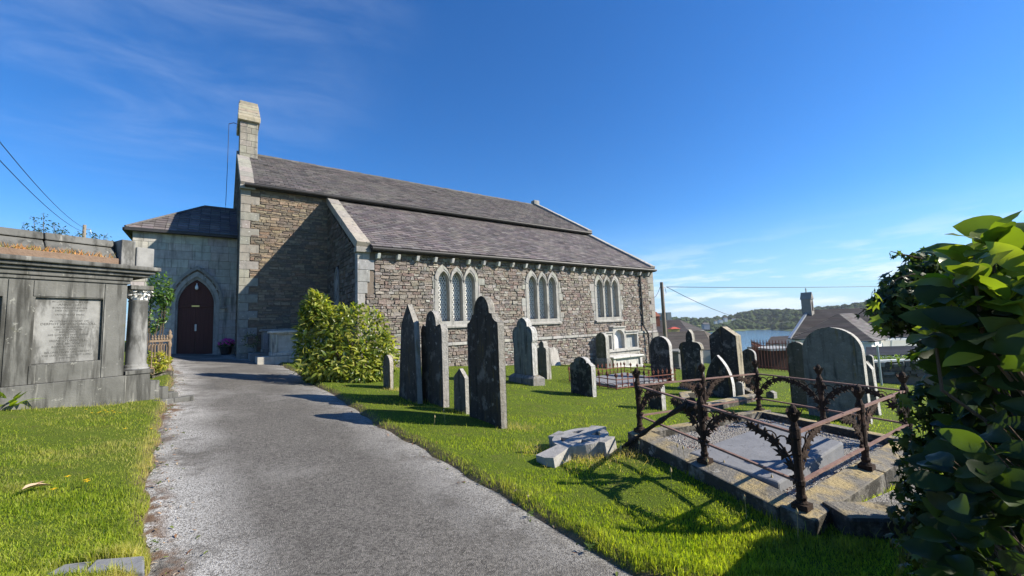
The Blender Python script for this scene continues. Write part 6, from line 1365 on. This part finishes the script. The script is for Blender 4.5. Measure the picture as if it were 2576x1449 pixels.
for q in FOOT+[[(XA-.1, YA-.12), (XE+.2, YA-.12), (XE+.2, 30), (XA-.1, 30)], [(XW-.1, YN-.1), (XA+1, YN-.1), (XA+1, 30), (XW-.1, 30)]]:
    qa = np.array(q); nb = (P[:, 0] > qa[:, 0].min()-.5) & (P[:, 0] < qa[:, 0].max()+.5) & (P[:, 1] > qa[:, 1].min()-.5) & (P[:, 1] < qa[:, 1].max()+.5)
    if nb.any():
        I = np.where(nb)[0]; ins = inpoly(P[I][:, :2], q); e_ = edgedist(P[I][:, :2], q); fd[I] = np.minimum(fd[I], np.where(ins, -e_, e_))
ok &= fd > .0
P, dist, sdp, fd = P[ok], dist[ok], sdp[ok], fd[ok]
P[:, 2] = ground_z(P[:, 0], P[:, 1], sdp)-.012
edge = np.clip(1-sdp/.22, 0, 1); fe = np.clip(1-fd/.12, 0, 1); pat = wob(P[:, 0], P[:, 1], 1.1, 3)+.6*wob(P[:, 0], P[:, 1], 3.3, 1); fine = wob(P[:, 0], P[:, 1], 9, 2)
H = (.022+.028*rng.random(len(P))+.01*pat+.01*fine)*(1+.75*edge+1.2*fe*rng.random(len(P))); H *= np.where(wob(P[:, 0], P[:, 1], 6.1, 5)+.5*wob(P[:, 0], P[:, 1], 14, 1) > .55, 1.5, 1.0); H = np.clip(H, .015, .14); H[rng.random(len(P)) < .006] *= 2.0
Wd = np.maximum(.0035+.003*rng.random(len(P)), dist*.00085)
left = (P[:, 0] < .2).astype(float); dry = np.clip(.6*pat+.3*fine+.25*left-.0+rng.normal(size=len(P))*.25, 0, 1)*np.where(left > 0, .75, .4)+.45*edge*rng.random(len(P))
g1, g2, g3 = np.array([.17, .24, .018]), np.array([.34, .39, .035]), np.array([.46, .39, .16]); k = np.clip(rng.random(len(P))+.3*wob(P[:, 0], P[:, 1], 4.3, 8)+.2*wob(P[:, 0], P[:, 1], .8, 3), 0, 1)[:, None]; col = g1*(1-k)+g2*k; col = np.where((rng.random(len(P)) < .22)[:, None], np.array([.06, .11, .02]), col); dry = np.clip(dry, 0, 1)[:, None]; col = col*(1-dry)+g3*dry; col *= rng.uniform(.75, 1.25, len(P))[:, None]
o = fast_mesh('grass', *blades(P, H, Wd, col), 'grass_blade'); o['kind'] = 'stuff'; o['label'] = 'short green lawn grass between the graves and beside the path'
# bleached straw round the fallen cross and the foot of the headstones
spots = [(gp(1560, 1160), .22, 500), (gp(1480, 1175), .2, 400), (gp(1300, 1090), .16, 220), (gp(995, 990), .2, 250), (gp(1410, 1140), .14, 150), (gp(1345, 1150), .14, 150)]
SP = np.concatenate([c[None, :]+np.c_[rng.normal(size=(n_, 2))*r, np.zeros(n_)] for c, r, n_ in spots]); SP[:, 2] = zg(SP[:, 0], SP[:, 1])+LAWN_UP; SC = np.array([.5, .4, .22])*rng.uniform(.6, 1.2, len(SP))[:, None]
o = fast_mesh('dry_grass', *blades(SP, rng.uniform(.03, .12, len(SP)), np.full(len(SP), .004), SC, 1.6), 'grass_blade'); o['kind'] = 'stuff'; o['label'] = 'bleached dry grass round the fallen cross'
# seed stalks standing above the verge
mb = MB()
for u, v in ((1715, 1195), (1725, 1200), (1790, 1240), (1820, 1225), (1605, 1170), (1690, 1255), (1950, 1270), (1255, 1030), (1090, 1085), (1120, 1080), (1510, 1160), (1880, 1330), (2010, 1390), (1640, 1150), (1560, 1180)):
    g_ = gp(u, v); g_[2] += LAWN_UP; hgt = random.uniform(.12, .24); tp2 = g_+np.array([random.uniform(-.03, .03), random.uniform(-.03, .03), hgt]); mb.tube([g_, (g_+tp2)/2+np.array([.006, 0, 0]), tp2], .0022, 4); mb.lathe([(.002, 0), (.009, .008), (.01, .02), (.004, .04), (.0, .05)], 6, tuple(tp2))
mb.build('seed_stalks', 'straw', kind='stuff')['label'] = 'pale seed stalks standing above the verge grass'
# fallen leaves and grit along the path edges
LP_ = []
for i in range(900):
    e = random.choice((0, 0, 0, 1)); ln = lf if e == 0 else rt; q = ln[random.randrange(int(len(ln)*.15), int(len(ln)*.8))]; p = q+np.array([random.gauss(.08 if e == 0 else -.04, .09), random.gauss(0, .1)]); LP_.append(p)
mb = MB()
for i, p in enumerate(LP_):
    V, Fc = LEAF_A[i % 4]; d_ = rnd_unit(); d_[2] *= .15; z_ = float(zg(p[0], p[1])); s_ = float(sgn_path(np.array([p]))[0]); z_ = float(ground_z(p[0], p[1], s_)) if s_ > 0 else z_; mb.add(place(V, (p[0], p[1], z_+.012), d_, np.array([0, 0, 1.])+rnd_unit()*.3, random.uniform(.02, .055)), Fc, jit(random.choice(((.2, .11, .06), (.3, .2, .11), (.13, .07, .04), (.38, .3, .2), (.1, .13, .03))), .3))
mb.build('leaf_litter', 'dead_leaf', kind='stuff')['label'] = 'brown fallen leaves scattered along the path edges'
# little weeds rooted along the kerb line of the path
mb = MB()
for i in range(150):
    ln = lf if i % 3 else rt; q = ln[random.randrange(int(len(ln)*.14), int(len(ln)*.8))]+np.array([random.gauss(-.01 if i % 3 else .01, .05), 0]); z_ = float(zg(*q))+.02
    for k in range(7): a = rng.uniform(0, 6.28); V, Fc = LEAF_A[k % 4]; mb.add(place(V, (q[0], q[1], z_+rng.uniform(0, .04)), np.array([math.cos(a), math.sin(a), rng.uniform(.1, .9)]), np.array([0, 0, 1.]), rng.uniform(.02, .05)), Fc, jit((.1, .15, .03), .35))
mb.build('edge_weeds', 'leaf', kind='stuff')['label'] = 'small green weeds rooted along the path edge'
# yellow flowers on the left lawn
for u, v in ((90, 1020), (95, 1010), (245, 1067), (215, 1052), (228, 1066), (262, 1056), (268, 1060), (280, 1058), (300, 1066), (312, 1105), (378, 1108), (166, 1240), (212, 1255), (215, 1249), (130, 1278), (60, 1040), (250, 1058), (285, 1064)):
    g_ = gp(u, v); f_ = thing('yellow_flower', 'small yellow flower standing in the left lawn', 'flower', (g_[0], g_[1], turf(g_[0], g_[1])), group='yellow flowers on the left lawn'); hh = random.uniform(.05, .09)
    mb = MB(); mb.tube([(0, 0, -.02), (.005, 0, hh)], .0025, 5); mb.build('stalk', 'leaf', f_, pc=(.08, .13, .03))
    mb = MB()
    for k in range(9): a = k*.7; V, Fc = LEAF_A[k % 4]; mb.add(place(V, (0.005, 0, hh), np.array([math.cos(a), math.sin(a), .35]), np.array([0, 0, 1.]), .026), Fc)
    mb.build('head', 'petal', f_, pc=(.75, .5, .02))
g_ = gp(95, 1262); t = thing('bark_piece', 'torn piece of pale dry bark lying on the left lawn', 'bark', (g_[0], g_[1], turf(g_[0], g_[1])+.03), .6); V, Fc = leafV(.2, .09, .6, .2, 6); obj('bark_strip', V+np.array([-.1, 0, .03]), Fc, 'dead_leaf', t, pc=np.array((.45, .33, .22))); V, Fc = leafV(.14, .06, .5, -.2, 5); obj('bark_strip', V+np.array([-.09, .03, .02]), Fc, 'dead_leaf', t, pc=np.array((.3, .2, .13)))

# ------------------------------------------------------------------ air over the inlet
m = bpy.data.materials.new('haze'); m.use_nodes = True; nt = m.node_tree; nt.nodes.clear(); ou = nt.nodes.new('ShaderNodeOutputMaterial'); pv = nt.nodes.new('ShaderNodeVolumePrincipled')
pv.inputs['Color'].default_value = (.82, .9, 1, 1); pv.inputs['Density'].default_value = .00015; pv.inputs['Anisotropy'].default_value = .2; nt.links.new(pv.outputs[0], ou.inputs['Volume']); MT['haze'] = m
mb = MB(); mb.box(-5200, 5200, -5200, 5200, -60, 80); mb.build('haze', 'haze', kind='stuff')['label'] = 'thin summer haze in the air over the water'
